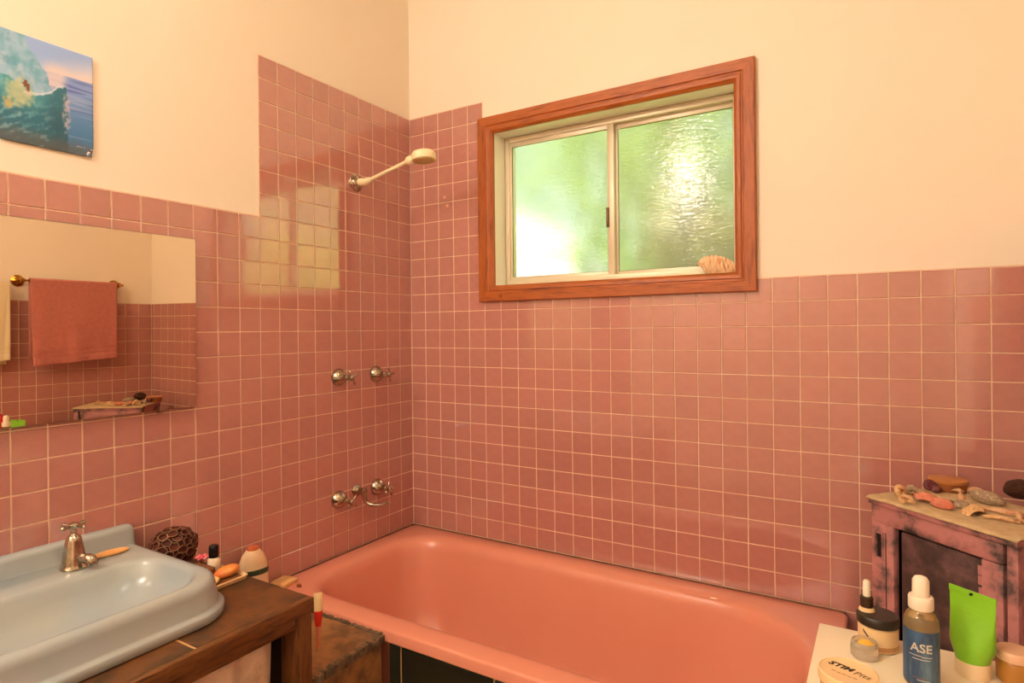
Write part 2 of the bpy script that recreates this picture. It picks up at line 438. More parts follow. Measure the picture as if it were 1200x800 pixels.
# ------------------------------------------------------------------ pendant lamp that lights the room
t = thing('pendant_lamp', 'warm glass globe lamp hanging from the ceiling opposite the window', 'lamp', (LAMP_POS.x, LAMP_POS.y, H))
obj('ceiling_rose', lathe([(0, -.03), (.03, -.028), (.05, -.012), (.052, 0)]), CEIL, t)
obj('cord', tube([(0, 0, -.02), (0, 0, LAMP_POS.z - H + .13)], .004, 8), DARKSEAL, t)
obj('cap', lathe([(0, .135), (.022, .13), (.045, .115), (.05, .09), (.05, .085)], mtx=Matrix.Translation((0, 0, LAMP_POS.z - H))), BRASS, t)
em = bpy.data.materials.new('lit_globe'); em.use_nodes = True
e_ = em.node_tree.nodes.new('ShaderNodeEmission'); e_.inputs[0].default_value = (1, .87, .74, 1); e_.inputs[1].default_value = LAMP_STRENGTH
em.node_tree.links.new(e_.outputs[0], em.node_tree.nodes['Material Output'].inputs['Surface'])
gp = [(.0001, -.12)] + [(.12 * math.sin(a), -.12 * math.cos(a)) for a in [PI * k / 14 for k in range(1, 12)]] + [(.05, .108)]
t2 = thing('added_fill_light', 'unseen added dome fill light in the middle of the ceiling', 'light', (1.08, -1.38, H))  # fill light added out of view to brighten the left wall
obj('base_ring', lathe([(.165, -.002), (.170, -.006), (.170, -.022), (.160, -.026), (.0, -.026)], 36), CEIL, t2)
em2 = em.copy(); em2.name = 'fill_dome_emission'
for n2 in em2.node_tree.nodes:
    if n2.type == 'EMISSION': n2.inputs[0].default_value = (1, .89, .76, 1); n2.inputs[1].default_value = DOME_STRENGTH
obj('dome', lathe([(.155, -.0265), (.152, -.045), (.135, -.068), (.10, -.086), (.05, -.096), (.0, -.099)], 36), em2, t2)
obj('globe', lathe(gp, 28, mtx=Matrix.Translation((0, 0, LAMP_POS.z - H))), em, t)

# ------------------------------------------------------------------ bath
RIM = .552
t = thing('bathtub', 'coral pink enamel bathtub built in along the tiled back wall', 'bathtub', (0, 0, 0))
def tr_(i, z, r): return rrect(.004 + i, 1.675 - i, -.785 + i, -.004 - i, max(.012, r), z)
def ti(l, r, f, b, z, rad): return rrect(.088 + l, 1.605 - r, -.700 + f, -.086 - b, rad, z)
rA = (.15, .27, .30, .15)
sc_r = lambda k: tuple(max(.05, q - k) for q in rA)
rings = [tr_(.05, .12, .05), tr_(.05, .512, .05), tr_(.012, .512, .02), tr_(0, .518, .022), tr_(0, .544, .022), tr_(.0025, .5495, .022), tr_(.008, RIM, .024),
         ti(-.028, -.028, -.028, -.028, RIM - .0005, tuple(q + .02 for q in rA)), ti(-.012, -.012, -.012, -.012, RIM - .002, tuple(q + .01 for q in rA)),
         ti(0, 0, 0, 0, RIM - .008, rA), ti(.009, .009, .009, .009, RIM - .020, rA), ti(.016, .018, .016, .016, RIM - .045, rA),
         ti(.028, .06, .03, .03, .42, rA), ti(.045, .13, .05, .05, .30, rA), ti(.065, .20, .07, .07, .22, rA), ti(.10, .25, .10, .10, .18, rA), ti(.16, .32, .15, .15, .165, (.12, .14, .14, .12))]
obj('tub_shell', loft(rings), TUB, t, smooth=60)
obj('sealant', tube([(.0062, -.775, RIM - .003), (.0062, -.010, RIM - .003), (.009, -.0065, RIM - .003), (1.668, -.0062, RIM - .003)], .0058, 6), mat('dark_brown_sealant', (88, 46, 34), .7, var=(128, 70, 52), scale=20), t, label='dark sealant line')  # dark brown strip along the rim seam
p_ = on(2, RIM, 836, 698.5)
obj('chip', blob(.012, .003, .0012, 3, .2, sub=2), TUBCHIP, t, (p_.x, p_.y, RIM - .006), (.3, 0, .1), label='pale chip in the enamel')
# slate clad front of the bath
PX = [.555, .600, .914, 1.228, 1.542, 1.672]
t = thing('bath_surround', 'dark green slate tiled surround closing the front of the bath', 'bath surround', (0, 0, 0))
obj('backing', bx(.556, 1.672, -.764, -.742, 0, .510), MORTAR, t, smooth=0)
for i in range(len(PX) - 1):
    for z0, z1 in ((.195, .508), (.0, .19)):
        obj('tile', bx(PX[i] + .003, PX[i + 1] - .003, -.774, -.7645, z0 + .002, z1 - .002, bevel=.0015, seg=1), SLATE_D, t, smooth=30)
obj('joint', bx(.558, 1.670, -.770, -.7635, .001, .509), JOINT, t, smooth=0)
# masonry ledge between bath and vanity
t = thing('tiled_ledge', 'low brown slate tiled ledge between the bath and the vanity', 'ledge', (0, 0, 0))
obj('core', bx(.004, .538, -1.04, -.788, 0, .522), MORTAR, t, smooth=0)
for x0, x1 in ((.245, .548), (.006, .241)):
    obj('tile', bx(x0, x1, -1.042, -.790, .5225, .535, bevel=.002, seg=1), SLATE_B, t, smooth=30)
for z0, z1 in ((.235, .520), (.003, .231)):
    obj('tile', bx(.5385, .549, -1.040, -.795, z0, z1, bevel=.002, seg=1), SLATE_B, t, smooth=30)
bm = new()
for k in range(46):
    y = -1.04 + .25 * k / 45
    box(bm, .538 + random.uniform(-.003, .002), .552 + random.uniform(-.002, .004), y - .004, y + .004, .515 + random.uniform(-.004, .003), .534 + random.uniform(-.002, .004))
obj('mortar_edge', bm, MORTAR, t, smooth=0)
bm = new()
for k in range(50):
    x = .15 + .39 * k / 49
    box(bm, x - .005, x + .005, -.795 - random.uniform(0, .006), -.787, .525, .536 + random.uniform(0, .006))
obj('mortar_edge', bm, MORTAR, t, smooth=0)

# ------------------------------------------------------------------ vanity
ZV, VX, VY1, VY0 = .745, .562, -1.050, -1.95
t = thing('vanity_table', 'dark timber vanity table with a slate tiled top under the basin', 'vanity', (0, 0, 0))
obj('top_board', bx(.004, VX - .016, VY0, VY1 + .002, .700, ZV - .0105), OAK_Y, t, smooth=0)
for y0, y1 in ((-1.346, VY1), (-1.650, -1.350), (-1.95, -1.654)):
    for x0, x1 in ((.250, VX - .018), (.006, .246)):
        obj('tile', bx(x0, x1, y0 + .001, y1, ZV - .010, ZV, bevel=.0015, seg=1), SLATE, t, smooth=30)
obj('joint', bx(.006, VX - .018, VY0 + .002, VY1 - .002, ZV - .0105, ZV - .0012), JOINT, t, smooth=0)
obj('front_edging', bx(VX - .017, VX, VY0, VY1 + .002, ZV - .034, ZV - .001, bevel=.002), OAK_Y, t)
obj('front_rail', bx(VX - .034, VX - .006, VY0, VY1 - .05, ZV - .062, ZV - .035, bevel=.002), OAK_Y, t)
for x0, x1, y0, y1 in ((VX - .062, VX - .004, VY1 - .050, VY1 - .002), (.01, .06, VY1 - .052, VY1 - .002), (VX - .095, VX - .004, VY0, VY0 + .05), (.01, .06, VY0, VY0 + .05)):
    obj('leg', bx(x0, x1, y0, y1, 0, ZV - .034 if x0 > .1 else .70, bevel=.003), OAK, t)
obj('back_shade_panel', bx(.064, .072, VY0, VY1 - .002, .0, .70), mat('vanity_shade_board', (52, 34, 20), .8), t, smooth=0)  # added dark board standing in for the shade under the vanity
obj('side_panel', bx(.062, VX - .064, VY1 - .014, VY1 - .005, 0, .70), MATS['vanity_shade_board'], t, smooth=0)  # added end board, coloured dark for the shaded gap beside the leg
def curtain(name, label, y0, y1, m, seed, ztop=.6825, zbot=.10):
    bm = new(); nu, nv = 46, 24; rows = []
    for j in range(nv + 1):
        z = ztop + (zbot - ztop) * j / nv; row = []
        for i in range(nu + 1):
            u = i / nu; s = j / nv
            a = (.006 + .014 * s) * math.sin(u * 5.2 * PI + seed) + .007 * s * math.sin(u * 11 * PI + seed * 2.3 + s * 2) + .006 * noise.noise(Vector((u * 4, s * 5, seed)))
            row.append(bm.verts.new((VX - .036 + a - .012 * s, y0 + (y1 - y0) * u + .01 * s * math.sin(u * 9 + seed), z)))
        rows.append(row)
    for a, b in zip(rows, rows[1:]):
        for i in range(nu): bm.faces.new((a[i], a[i + 1], b[i + 1], b[i]))
    o = obj(name, bm, m, smooth=80)
    md = o.modifiers.new('thickness', 'SOLIDIFY'); md.thickness = .0015; md.offset = 0
    return tag(o, label, 'curtain')
curtain('vanity_curtain', 'shiny beige satin curtain hung under the vanity beside its leg', -1.360, -1.142, SATIN, .6)
curtain('vanity_curtain', 'darker brown satin curtain hung under the vanity below the basin', -1.86, -1.365, SATIN_B, 2.1)

# ------------------------------------------------------------------ basin
t = thing('wash_basin', 'pale blue ceramic basin set on the slate vanity top', 'basin', (0, 0, 0))
BY0, BY1, BX1, ZR = -1.765, -1.182, .478, .834
def bo(i, z, r): return rrect(.006 + (i * .15), BX1 - i, BY0 + i, BY1 - i, (.02, r, r, .02), z, 9)
def bi(i, z, r): return rrect(.150 + i, .432 - i, -1.71 + i, -1.232 - i, (r, r * 1.25, r * 1.25, r), z, 9)
rings = [bo(.004, ZV + .0005, .11), bo(0, ZV + .004, .115), bo(0, ZV + .020, .115), bo(.003, ZV + .0235, .112), bo(.010, ZV + .0255, .106), bo(.013, ZV + .030, .104),
         bo(.018, ZR - .022, .10), bo(.021, ZR - .010, .098), bo(.028, ZR - .002, .094), bo(.036, ZR, .09),
         bi(-.006, ZR, .085), bi(.002, ZR - .003, .082), bi(.008, ZR - .012, .08), bi(.016, ZR - .035, .078), bi(.030, ZR - .060, .075), bi(.055, ZR - .076, .07), bi(.10, ZR - .082, .04)]
obj('bowl', loft(rings), BASIN, t, smooth=60)
sp = new()
rr = [(.002, .0), (.034, .0), (.030, .012), (.028, .040), (.026, .048), (.020, .0525), (.010, .0535), (.002, .0535)]
secs = []
for y, k in ((BY0 + .03, 1), (-1.30, 1), (-1.215, 1), (-1.207, .96), (-1.202, .82), (-1.2005, .6)):
    secs.append([Vector((a if a < .02 or k == 1 else .002 + (a - .002) * k, y, ZR - .004 + b * k)) for a, b in rr])
obj('splashback', loft(secs, sp), BASIN, t, smooth=50)
p_ = on(2, ZR - .05, 92, 724)
obj('waste_ring', lathe([(.0, .001), (.012, .001), (.020, .003), (.022, .0)], 20), CHROME, t, (.29, -1.48, ZR - .083))
# soap bar on the basin deck
def soapbar(rx, ry, rz, seed): return blob(rx, ry, rz, seed, .06, 1.0, 3, flat=-rz * .75)
SOAP = mat('amber_soap', (226, 160, 92), .45, var=(236, 178, 112), scale=30)
o = obj('soap_bar', soapbar(.014, .046, .008, 2), SOAP, None, (.075, -1.288, ZR + .006), (0, 0, -.12))
tag(o, 'thin amber soap bar lying on the basin deck by the tap', 'soap')
# basin tap
def cross_handle(n=4, L=.030, r=.0045, rot=0.0):
    bm = lathe([(.0, -.004), (.010, -.004), (.0125, .0), (.0125, .006), (.009, .010), (.0, .012)], 16)
    for k in range(n):
        a = rot + 2 * PI * k / n; d = Vector((math.cos(a), math.sin(a), 0))
        tube([d * .006 + Vector((0, 0, .003)), d * (L * .6) + Vector((0, 0, .003)), d * (L * .85) + Vector((0, 0, .003)), d * L + Vector((0, 0, .003)), d * (L + .004) + Vector((0, 0, .003))],
             [r * .75, r * .8, r * 1.15, r * 1.2, r * .4], 10, bm)
    return bm
p_ = on(2, ZR, 84, 664)
t = thing('basin_tap', 'worn chrome pillar tap with cross handle on the basin', 'tap', (p_.x + .012, p_.y, ZR))
obj('body', lathe([(.029, 0), (.030, .004), (.0275, .008), (.026, .012), (.0245, .03), (.0205, .052), (.018, .066), (.0165, .073), (.0135, .078), (.008, .082), (.0065, .084)], 28), CHROME, t)
obj('spindle', lathe([(.0065, .082), (.0065, .094), (.009, .096), (.009, .099)], 16), CHROME, t)
obj('handle', cross_handle(4, .031, .0046, .35), CHROME, t, (0, 0, .1))
obj('spout', tube([(.012, .004, .024), (.026, .009, .026), (.040, .014, .026), (.048, .017, .023), (.053, .018, .017), (.054, .0185, .011)], [.011, .0115, .0125, .013, .012, .010], 14), CHROME, t)

# ------------------------------------------------------------------ mirror above the basin
MY0, MY1, MZ0, MZ1 = -1.935, -1.0125, 1.183, 1.686
EY, EZ = .0066, .0066             # the sheet leans out a little at its top and at its far edge
t = thing('wall_mirror', 'frameless wall mirror hung on the tiles above the basin', 'mirror', (0, 0, 0))
xx = lambda y, z: .0045 + EY * (y - MY0) + EZ * (z - MZ0)
bm = new(); vv = []
for dx in (0, .004):
    for (y, z) in ((MY0, MZ0), (MY1, MZ0), (MY1, MZ1), (MY0, MZ1)): vv.append(bm.verts.new((xx(y, z) + dx, y, z)))
for q in ((3, 2, 1, 0), (0, 1, 5, 4), (1, 2, 6, 5), (2, 3, 7, 6), (3, 0, 4, 7)): bm.faces.new([vv[i] for i in q])
obj('glass_edge', bm, MEDGE, t, smooth=0)
bm = new(); e = .0012
bm.faces.new([bm.verts.new((xx(y, z) + .0042, y, z)) for (y, z) in ((MY0 + e, MZ0 + e), (MY1 - e, MZ0 + e), (MY1 - e, MZ1 - e), (MY0 + e, MZ1 - e))])
obj('silvered_sheet', bm, MIRROR, t, smooth=0)
for y in (-1.12, -1.80):
    obj('clip', bx(.004, .014, y - .008, y + .008, MZ0 - .008, MZ0 + .004, bevel=.001), CHROME, t)

# ------------------------------------------------------------------ poster
def lerp(a, b, t): t = max(0, min(1, t)); return tuple(p + (q - p) * t for p, q in zip(a, b))
def sm(a, b, x): t = max(0, min(1, (x - a) / (b - a))); return t * t * (3 - 2 * t)
def wave_art(u, v):
    nz = lambda s, o: noise.noise(Vector((u * s, v * s, o)))
    sky = lerp((228, 218, 212), (152, 180, 218), sm(.74, 1.0, v + .25 * (1 - u) - .02)); sky = lerp(sky, (228, 208, 190), .45 * sm(.84, .72, v) * sm(.4, .6, u))
    c = sky
    sea = lerp((136, 164, 206), (72, 124, 164), sm(.7, .15, v))
    band = noise.noise(Vector((u * 2, v * 46, 4)))
    sea = lerp(sea, (76, 84, 156), .65 * sm(.05, .5, band) * sm(.3, .5, v)); sea = lerp(sea, (170, 178, 196), .6 * sm(.15, .55, -band))
    if v < .735 + .01 * nz(9, 2): c = sea
    spray = sm(.0, .12, .17 - abs((u - .56) - (.62 - v) * -.2) ) * sm(.55, .62, v) * sm(.88, .70, v)
    c = lerp(c, (232, 214, 202), .8 * spray)
    edge = .27 + .25 * sm(1.0, .58, v) + .02 * nz(12, 1)                # breaking lip of the wave
    wave = lerp((156, 192, 206), (116, 174, 188), sm(-.5, .5, nz(6, 3) + .5 * nz(17, 1)))
    wave = lerp(wave, (190, 206, 208), .6 * sm(.0, .7, nz(11, 5) + .6 * nz(33, 2)))
    wave = lerp(wave, (86, 146, 160), .4 * sm(.1, .6, nz(9, 13) + .5 * nz(26, 4)))
    if u < edge and v > .45: c = wave
    lip = .585 - .10 * math.sin(max(0, min(1, (u - .1) / .5)) * PI) * (1 if u > .1 else 0) + (.04 * sm(.5, .68, u))
    if v < lip and u < .70 + .03 * nz(10, 8):
        f = lerp((74, 156, 160), (44, 106, 120), sm(.55, .2, v)); f = lerp(f, (40, 84, 96), sm(.35, .6, u) * .6)
        st = noise.noise(Vector(((u + v * 1.3) * 5, (v - u * .5) * 22, 2)))
        c = lerp(f, (140, 190, 196), .6 * sm(-.1, .6, st + .5 * nz(28, 1)) * sm(.8, .1, u))
    if .30 < u < .66 and abs(v - lip - .008 * nz(20, 3)) < .011: c = lerp(c, (214, 224, 224), .85)
    g = math.exp(-(((u - .20) / .17) ** 2 + ((v - .46) / .15) ** 2))      # sunlit foam around the rider
    c = lerp(c, lerp((206, 204, 150), (178, 190, 138), nz(20, 6) + .5), .85 * sm(.25, .8, g + .35 * nz(22, 9)))
    c = lerp(c, (216, 172, 78), .7 * sm(.4, .9, math.exp(-(((u - .08) / .07) ** 2 + ((v - .33) / .07) ** 2)) * (1 + 1.2 * nz(34, 2))))
    col = math.exp(-((u - .69 + .05 * nz(6, 3)) / .05) ** 2) * sm(.12, .25, v) * sm(.62, .5, v)
    c = lerp(c, (206, 182, 180), .75 * sm(.2, .9, col * .7 + .8 * nz(30, 7) * col))
    c = lerp(c, (86, 90, 86), sm(.17, .02, v - .04 * (1 - u) + .05 * nz(9, 4)) * .8)
    if v < .5 and u < .6: c = lerp(c, (150, 176, 172), .5 * sm(.2, .5, noise.noise(Vector((u * 6 + v * 9, v * 26 - u * 12, 7)))) * sm(.45, .1, v))
    bodyp = [(.262, .575, .018, .016), (.270, .545, .034, .022), (.285, .515, .022, .028), (.25, .555, .03, .010)]
    for (a, b, ra, rb) in bodyp:                                         # rider as a small dark figure
        if ((u - a) / ra) ** 2 + ((v - b) / rb) ** 2 < 1: c = (126, 78, 48)
    if .245 < u < .33 and abs(v - .472 + .25 * (u - .29)) < .008: c = (214, 200, 196)
    if .80 < u < .90 and .078 < v < .092: c = lerp(c, (206, 186, 186), .8 if nz(160, 3) > -.2 else .2)       # small imprint
    if .92 < u < .995 and abs(v - .03 - .04 * sm(.92, 1, u)) < .014: c = (226, 206, 190)
    if .95 < u < .995 and abs(v - .062) < .008: c = (50, 36, 24)
    return (c[0], c[1], min(255, c[2] * 1.05 + 3))
PY0, PY1, PZ0, PZ1 = -1.4875, -1.284, 1.868, 2.133
bm = new(); nu, nv = 84, 108; grid = []; cols = {}
lay = bm.verts.layers.float_color.new('print')
for j in range(nv + 1):
    row = []
    for i in range(nu + 1):
        u, v = i / nu, j / nv
        lift = .0015 + .004 * sm(.12, 0, v) * sm(.85, 1, u) + .002 * sm(.9, 1, v) * sm(.2, 0, u)
        y = PY0 + (PY1 - PY0) * u - .006 * sm(.12, 0, v) * sm(.9, 1, u) + .003 * (1 - v)* u*0
        w_ = bm.verts.new((lift, y, PZ0 + (PZ1 - PZ0) * v)); row.append(w_); cols[(i, j)] = (*lin(wave_art(u, v)), 1)
    grid.append(row)
for j in range(nv + 1):
    for i in range(nu + 1): grid[j][i][lay] = cols[(i, j)]
for j in range(nv):
    for i in range(nu): bm.faces.new((grid[j][i], grid[j][i + 1], grid[j + 1][i + 1], grid[j + 1][i]))
o = obj('poster', bm, vcol_mat('printed_paper', .35), None, smooth=60)
md = o.modifiers.new('thickness', 'SOLIDIFY'); md.thickness = .0005; md.offset = -1
tag(o, 'glossy poster of a surfer riding a curling turquoise wave', 'poster')

# ------------------------------------------------------------------ taps, spout and shower on the left wall
RY = Matrix.Rotation(PI / 2, 4, 'Y')
def wall_tap(label, y, z, rot):
    t = thing('wall_tap', label, 'tap', (.0003, y, z), 0, 'chrome bath taps')
    obj('flange', lathe([(.034, 0), (.0345, .003), (.033, .008), (.029, .017), (.022, .026), (.014, .032), (.0105, .035)], 28, mtx=RY), CHROME, t)
    obj('spindle', lathe([(.0105, .033), (.0095, .040), (.0095, .046), (.012, .048), (.012, .053), (.008, .056), (.0065, .066), (.0065, .07)], 18, mtx=RY), CHROME, t)
    obj('handle', cross_handle(4, .026, .0042, rot), CHROME, t, (.073, 0, 0), (0, PI / 2, 0))
wall_tap('upper chrome cross tap on the tall tile panel, farther from the corner', -.435, 1.229, .5)
wall_tap('upper chrome cross tap on the tall tile panel, closer to the corner', -.231, 1.228, .15)
wall_tap('lower chrome cross tap above the bath rim, farther from the corner', -.442, .764, .78)
wall_tap('lower chrome cross tap above the bath rim, closer to the corner', -.233, .766, .3)
t = thing('bath_spout', 'chrome swivel spout between the two lower bath taps', 'spout', (.0003, -.345, .776))
obj('flange', lathe([(.024, 0), (.0245, .003), (.021, .008), (.014, .012), (.012, .016)], 24, mtx=RY), CHROME, t)
obj('body', lathe([(.012, .012), (.012, .030), (.015, .032), (.015, .044), (.010, .048), (.0, .049)], 20, mtx=RY), CHROME, t)
obj('pipe', tube([(.038, 0, .004), (.040, .002, -.012), (.041, .004, -.030), (.046, .008, -.043), (.058, .014, -.050), (.082, .022, -.053), (.106, .030, -.051), (.124, .036, -.045), (.136, .040, -.036)],
                 [.010, .010, .0095, .009, .009, .0085, .008, .008, .0085], 14), CHROME, t)
t = thing('shower_arm', 'ivory plastic shower arm and round rose on chrome wall plate', 'shower', (.0003, -.33, 1.992))
obj('wall_plate', lathe([(.034, 0), (.035, .003), (.032, .006), (.027, .008), (.025, .014), (.018, .018), (.012, .020)], 28, mtx=RY), CHROME, t)
obj('elbow', tube([(.014, 0, 0), (.035, 0, -.002), (.052, 0, -.004), (.066, 0, -.001), (.076, 0, .002)], [.014, .015, .014, .013, .011], 16), IVORY, t)
obj('arm', tube([(.066, 0, -.001), (.16, 0, .020), (.27, 0, .044)], [.0078, .0072, .0078], 14), IVORY, t)
obj('joint', blob(.020, .017, .018, 1, .03), IVORY, t, (.278, 0, .045))
hd = obj('rose', lathe([(.0, .036), (.030, .035), (.040, .031), (.044, .024), (.045, .004), (.044, .001), (.040, .0)], 32), IVORY, t, (.345, 0, .034), (0, -.08, 0))
obj('spray_plate', lathe([(.0, -.002), (.038, -.002), (.039, .001)], 32), mat('yellowed_plastic', (214, 184, 120), .5), hd)

# soap dish scar and two old screw plugs left on the tiles behind the shower
for i, (px, py) in enumerate(((521, 231), (524, 241))):
    q = on(1, 0, px, py)
    o = obj('filled_screw_hole', lathe([(.006 + .002 * i, 0), (.005 + .002 * i, .0008), (0, .001)], 12, mtx=Matrix.Rotation(PI / 2, 4, 'X')), mat('pale_filler', (226, 160, 130), .7), wall_back, (q.x, -.0001, q.z))

# ------------------------------------------------------------------ towels on the right wall (seen in the mirror)
RX = W - .065
t = thing('towel_rail', 'brass towel rail holding the pink towel on the side wall', 'towel rail', (RX, -.46, 1.664))
obj('bar', tube([(0, -.265, 0), (0, .26, 0)], .006, 12), BRASS, t)
RYm = Matrix.Rotation(-PI / 2, 4, 'Y')
for y in (-.245, .235):
    obj('bracket', lathe([(.030, 0), (.031, .004), (.026, .008), (.016, .012), (.010, .02), (.010, .05), (.014, .055), (.014, .072), (.009, .078), (0, .079)], 22, mtx=Matrix.Translation((.065, y, 0)) @ RYm), BRASS, t)
def towel(name, label, y0, y1, xr, ztop, zf, zb, m, seed, cat='towel'):
    prof = []
    for k in range(15): prof.append((.012 + .010 * (1 - k / 14), zb + (ztop - .012 - zb) * k / 14))
    for k in range(1, 6):
        a = PI * k / 6; prof.append((.012 * math.cos(a), ztop - .012 + .012 * math.sin(a)))
    for k in range(60):
        s_ = k / 59; prof.append((-.012 - .012 * s_ + (.0035 if .84 < s_ < .865 or .895 < s_ < .92 else 0), ztop - .012 + (zf - ztop + .012) * s_))
    bm = new(); nu = 40; rows = []
    for i in range(nu + 1):
        u = i / nu; row = []
        for (dx, z) in prof:
            s = max(0, (ztop - z) / (ztop - zf))
            fold = (.004 + .008 * s) * noise.noise(Vector((u * 5.5 + seed, s * 1.2, seed))) + .006 * s * math.sin(u * 8 + s * 2 + seed)
            sg = 1 if dx > 0 else -1
            zz = z + (.03 * (u) * s if sg < 0 else 0) * 1.0
            row.append(bm.verts.new((xr + dx - abs(fold) * (1 if sg < 0 else -.3), y0 + (y1 - y0) * u + .012 * s * (u - .5) * -1, zz)))
        rows.append(row)
    for a, b in zip(rows, rows[1:]):
        for k in range(len(prof) - 1): bm.faces.new((a[k], a[k + 1], b[k + 1], b[k]))
    o = obj(name, bm, m, None, smooth=80)
    md = o.modifiers.new('thickness', 'SOLIDIFY'); md.thickness = .005; md.offset = 0
    return tag(o, label, cat)
tw = towel('hand_towel', 'coral pink terry towel folded over the brass rail', -.672, -.240, RX, 1.677, 1.205, 1.25, TOWEL_P, 1.7)
t = thing('towel_hook', 'brass hook on the side wall carrying the cream towel', 'hook', (W - .002, -.815, 1.668))
obj('plate', lathe([(.028, 0), (.029, .004), (.022, .009), (.012, .013), (0, .014)], 22, mtx=RYm), BRASS, t)
obj('arm', tube([(-.008, 0, 0), (-.03, 0, -.012), (-.05, 0, -.018), (-.064, 0, -.008), (-.066, 0, .008)], [.006, .006, .006, .006, .007], 10), BRASS, t)
towel('bath_towel', 'cream terry towel hanging from the brass hook', -.94, -.757, W - .05, 1.648, 1.215, 1.22, TOWEL_C, 4.1)

# ------------------------------------------------------------------ painted cabinet set across the corner
CZ = .975                         # top of the timber
CA, CB = on(2, CZ, 1021, 582), on(2, CZ, 1193, 634)
cdir = (CB - CA).normalized(); CW = (CB - CA).length; CANG = math.atan2(cdir.y, cdir.x); CD = .262
cnor = Vector((-cdir.y, cdir.x, 0))
def cfront(px, py):               # pixel -> (along the front, height) on the cabinet's face
    w = DIR + RGT * ((px - OX) / F_PX) - UPV * ((py - OY) / F_PX)
    k = (CA - CAM).dot(cnor) / w.dot(cnor); p = CAM + w * k
    return (p - CA).dot(cdir), p.z
t = thing('painted_cabinet', 'narrow distressed mauve cabinet set across the corner beside the bath', 'cabinet', (CA.x, CA.y, 0), CANG)
s1 = cfront(1047, 650)[0]; s2 = cfront(1054, 650)[0]; s3 = cfront(1148, 680)[0]; s4 = cfront(1175, 680)[0]; s5 = cfront(1180, 680)[0]
zr = cfront(1047, 618)[1]
bm = bx(0, .012, .016, CD, 0, CZ - .014); box(bm, .012, CW - .012, CD - .008, CD, 0, CZ - .014); box(bm, .012, CW - .012, .02, CD, .05, .065)
obj('carcass', bm, BLACKGAP, t, smooth=0)
obj('side_panel', bx(-.001, .0, .016, CD, 0, CZ - .014), DISTRESS, t, smooth=0)
obj('side_panel', bx(CW - .012, CW, .018, CD, 0, CZ - .014), PURPLE, t, smooth=0)
obj('top_board', bx(-.004, CW + .003, -.006, CD, CZ - .014, CZ, bevel=.002), DISTRESS, t)
obj('stile', bx(0, s1, 0, .018, 0, zr, bevel=.0015), DISTRESS, t)
obj('stile', bx(s3 + .003, s4, .001, .018, 0, zr - .002, bevel=.0015), DISTRESS, t)
obj('corner_post', bx(s5, CW, 0, .018, 0, CZ - .014, bevel=.0015), DISTRESS, t)
obj('top_rail', bx(0, s4, 0, .018, zr, CZ - .0145, bevel=.0015), DISTRESS, t)
d_ = obj('door', bx(s2, s3, .006, .018, .08, zr - .006, bevel=.002), DISTRESS_D, t)
bm = new(); random.seed(3)
for k in range(26):               # flaking paint edge along the door's far side
    z = .35 + .55 * k / 26
    box(bm, s3 - .004 - random.uniform(0, .004), s3 + .002, .004, .008, z, z + random.uniform(.008, .02))
obj('flaked_edge', bm, DISTRESS, d_, smooth=0)
obj('knob', lathe([(.006, 0), (.006, .008), (.011, .014), (.011, .019), (.006, .023), (0, .024)], 16, mtx=Matrix.Rotation(PI / 2, 4, 'X')), BLACKGAP, d_, (s3 - .02, .006, .66))
a0, a1 = cfront(1026, 640)[0], cfront(1034, 640)[0]; z0, z1 = cfront(1029, 654)[1], cfront(1029, 622)[1]
obj('slot_moulding', frame_bm(a0, a1 + .004, z0, z1, -.004, .001, .004, .004, .004, .004, bev=.001), DISTRESS, t, smooth=25)
obj('slot', bx(a0 + .006, a1 - .001, -.0012, .0005, z0 + .006, z1 - .006), BLACKGAP, t, smooth=0)
obj('stile_groove', bx(a1 + .009, a1 + .011, -.0006, .0005, .05, zr - .02), BLACKGAP, t, smooth=0)
# hessian mat on it
bm = new(); nu, nv = 30, 22; rows = []
for j in range(nv + 1):
    row = []
    for i in range(nu + 1):
        u, v = i / nu, j / nv
        x = -.008 + (CW + .014) * u; y = -.010 + (CD - .002) * v
        z = .0012 + .0015 * abs(noise.noise(Vector((u * 6, v * 6, 2)))) - (.004 * sm(.03, 0, v))
        row.append(bm.verts.new((x + .003 * noise.noise(Vector((u * 9, v * 9, 5))), y + .004 * noise.noise(Vector((u * 8, v * 8, 9))), z)))
    rows.append(row)
for a, b in zip(rows, rows[1:]):
    for i in range(nu): bm.faces.new((a[i], a[i + 1], b[i + 1], b[i]))
o = obj('cloth_mat', bm, HESSIAN, None, (CA.x, CA.y, CZ + .001), (0, 0, CANG), smooth=60)
md = o.modifiers.new('thickness', 'SOLIDIFY'); md.thickness = .002; md.offset = 1
tag(o, 'straw coloured hessian mat covering the painted cabinet top', 'mat')
ZS = CZ + .0045

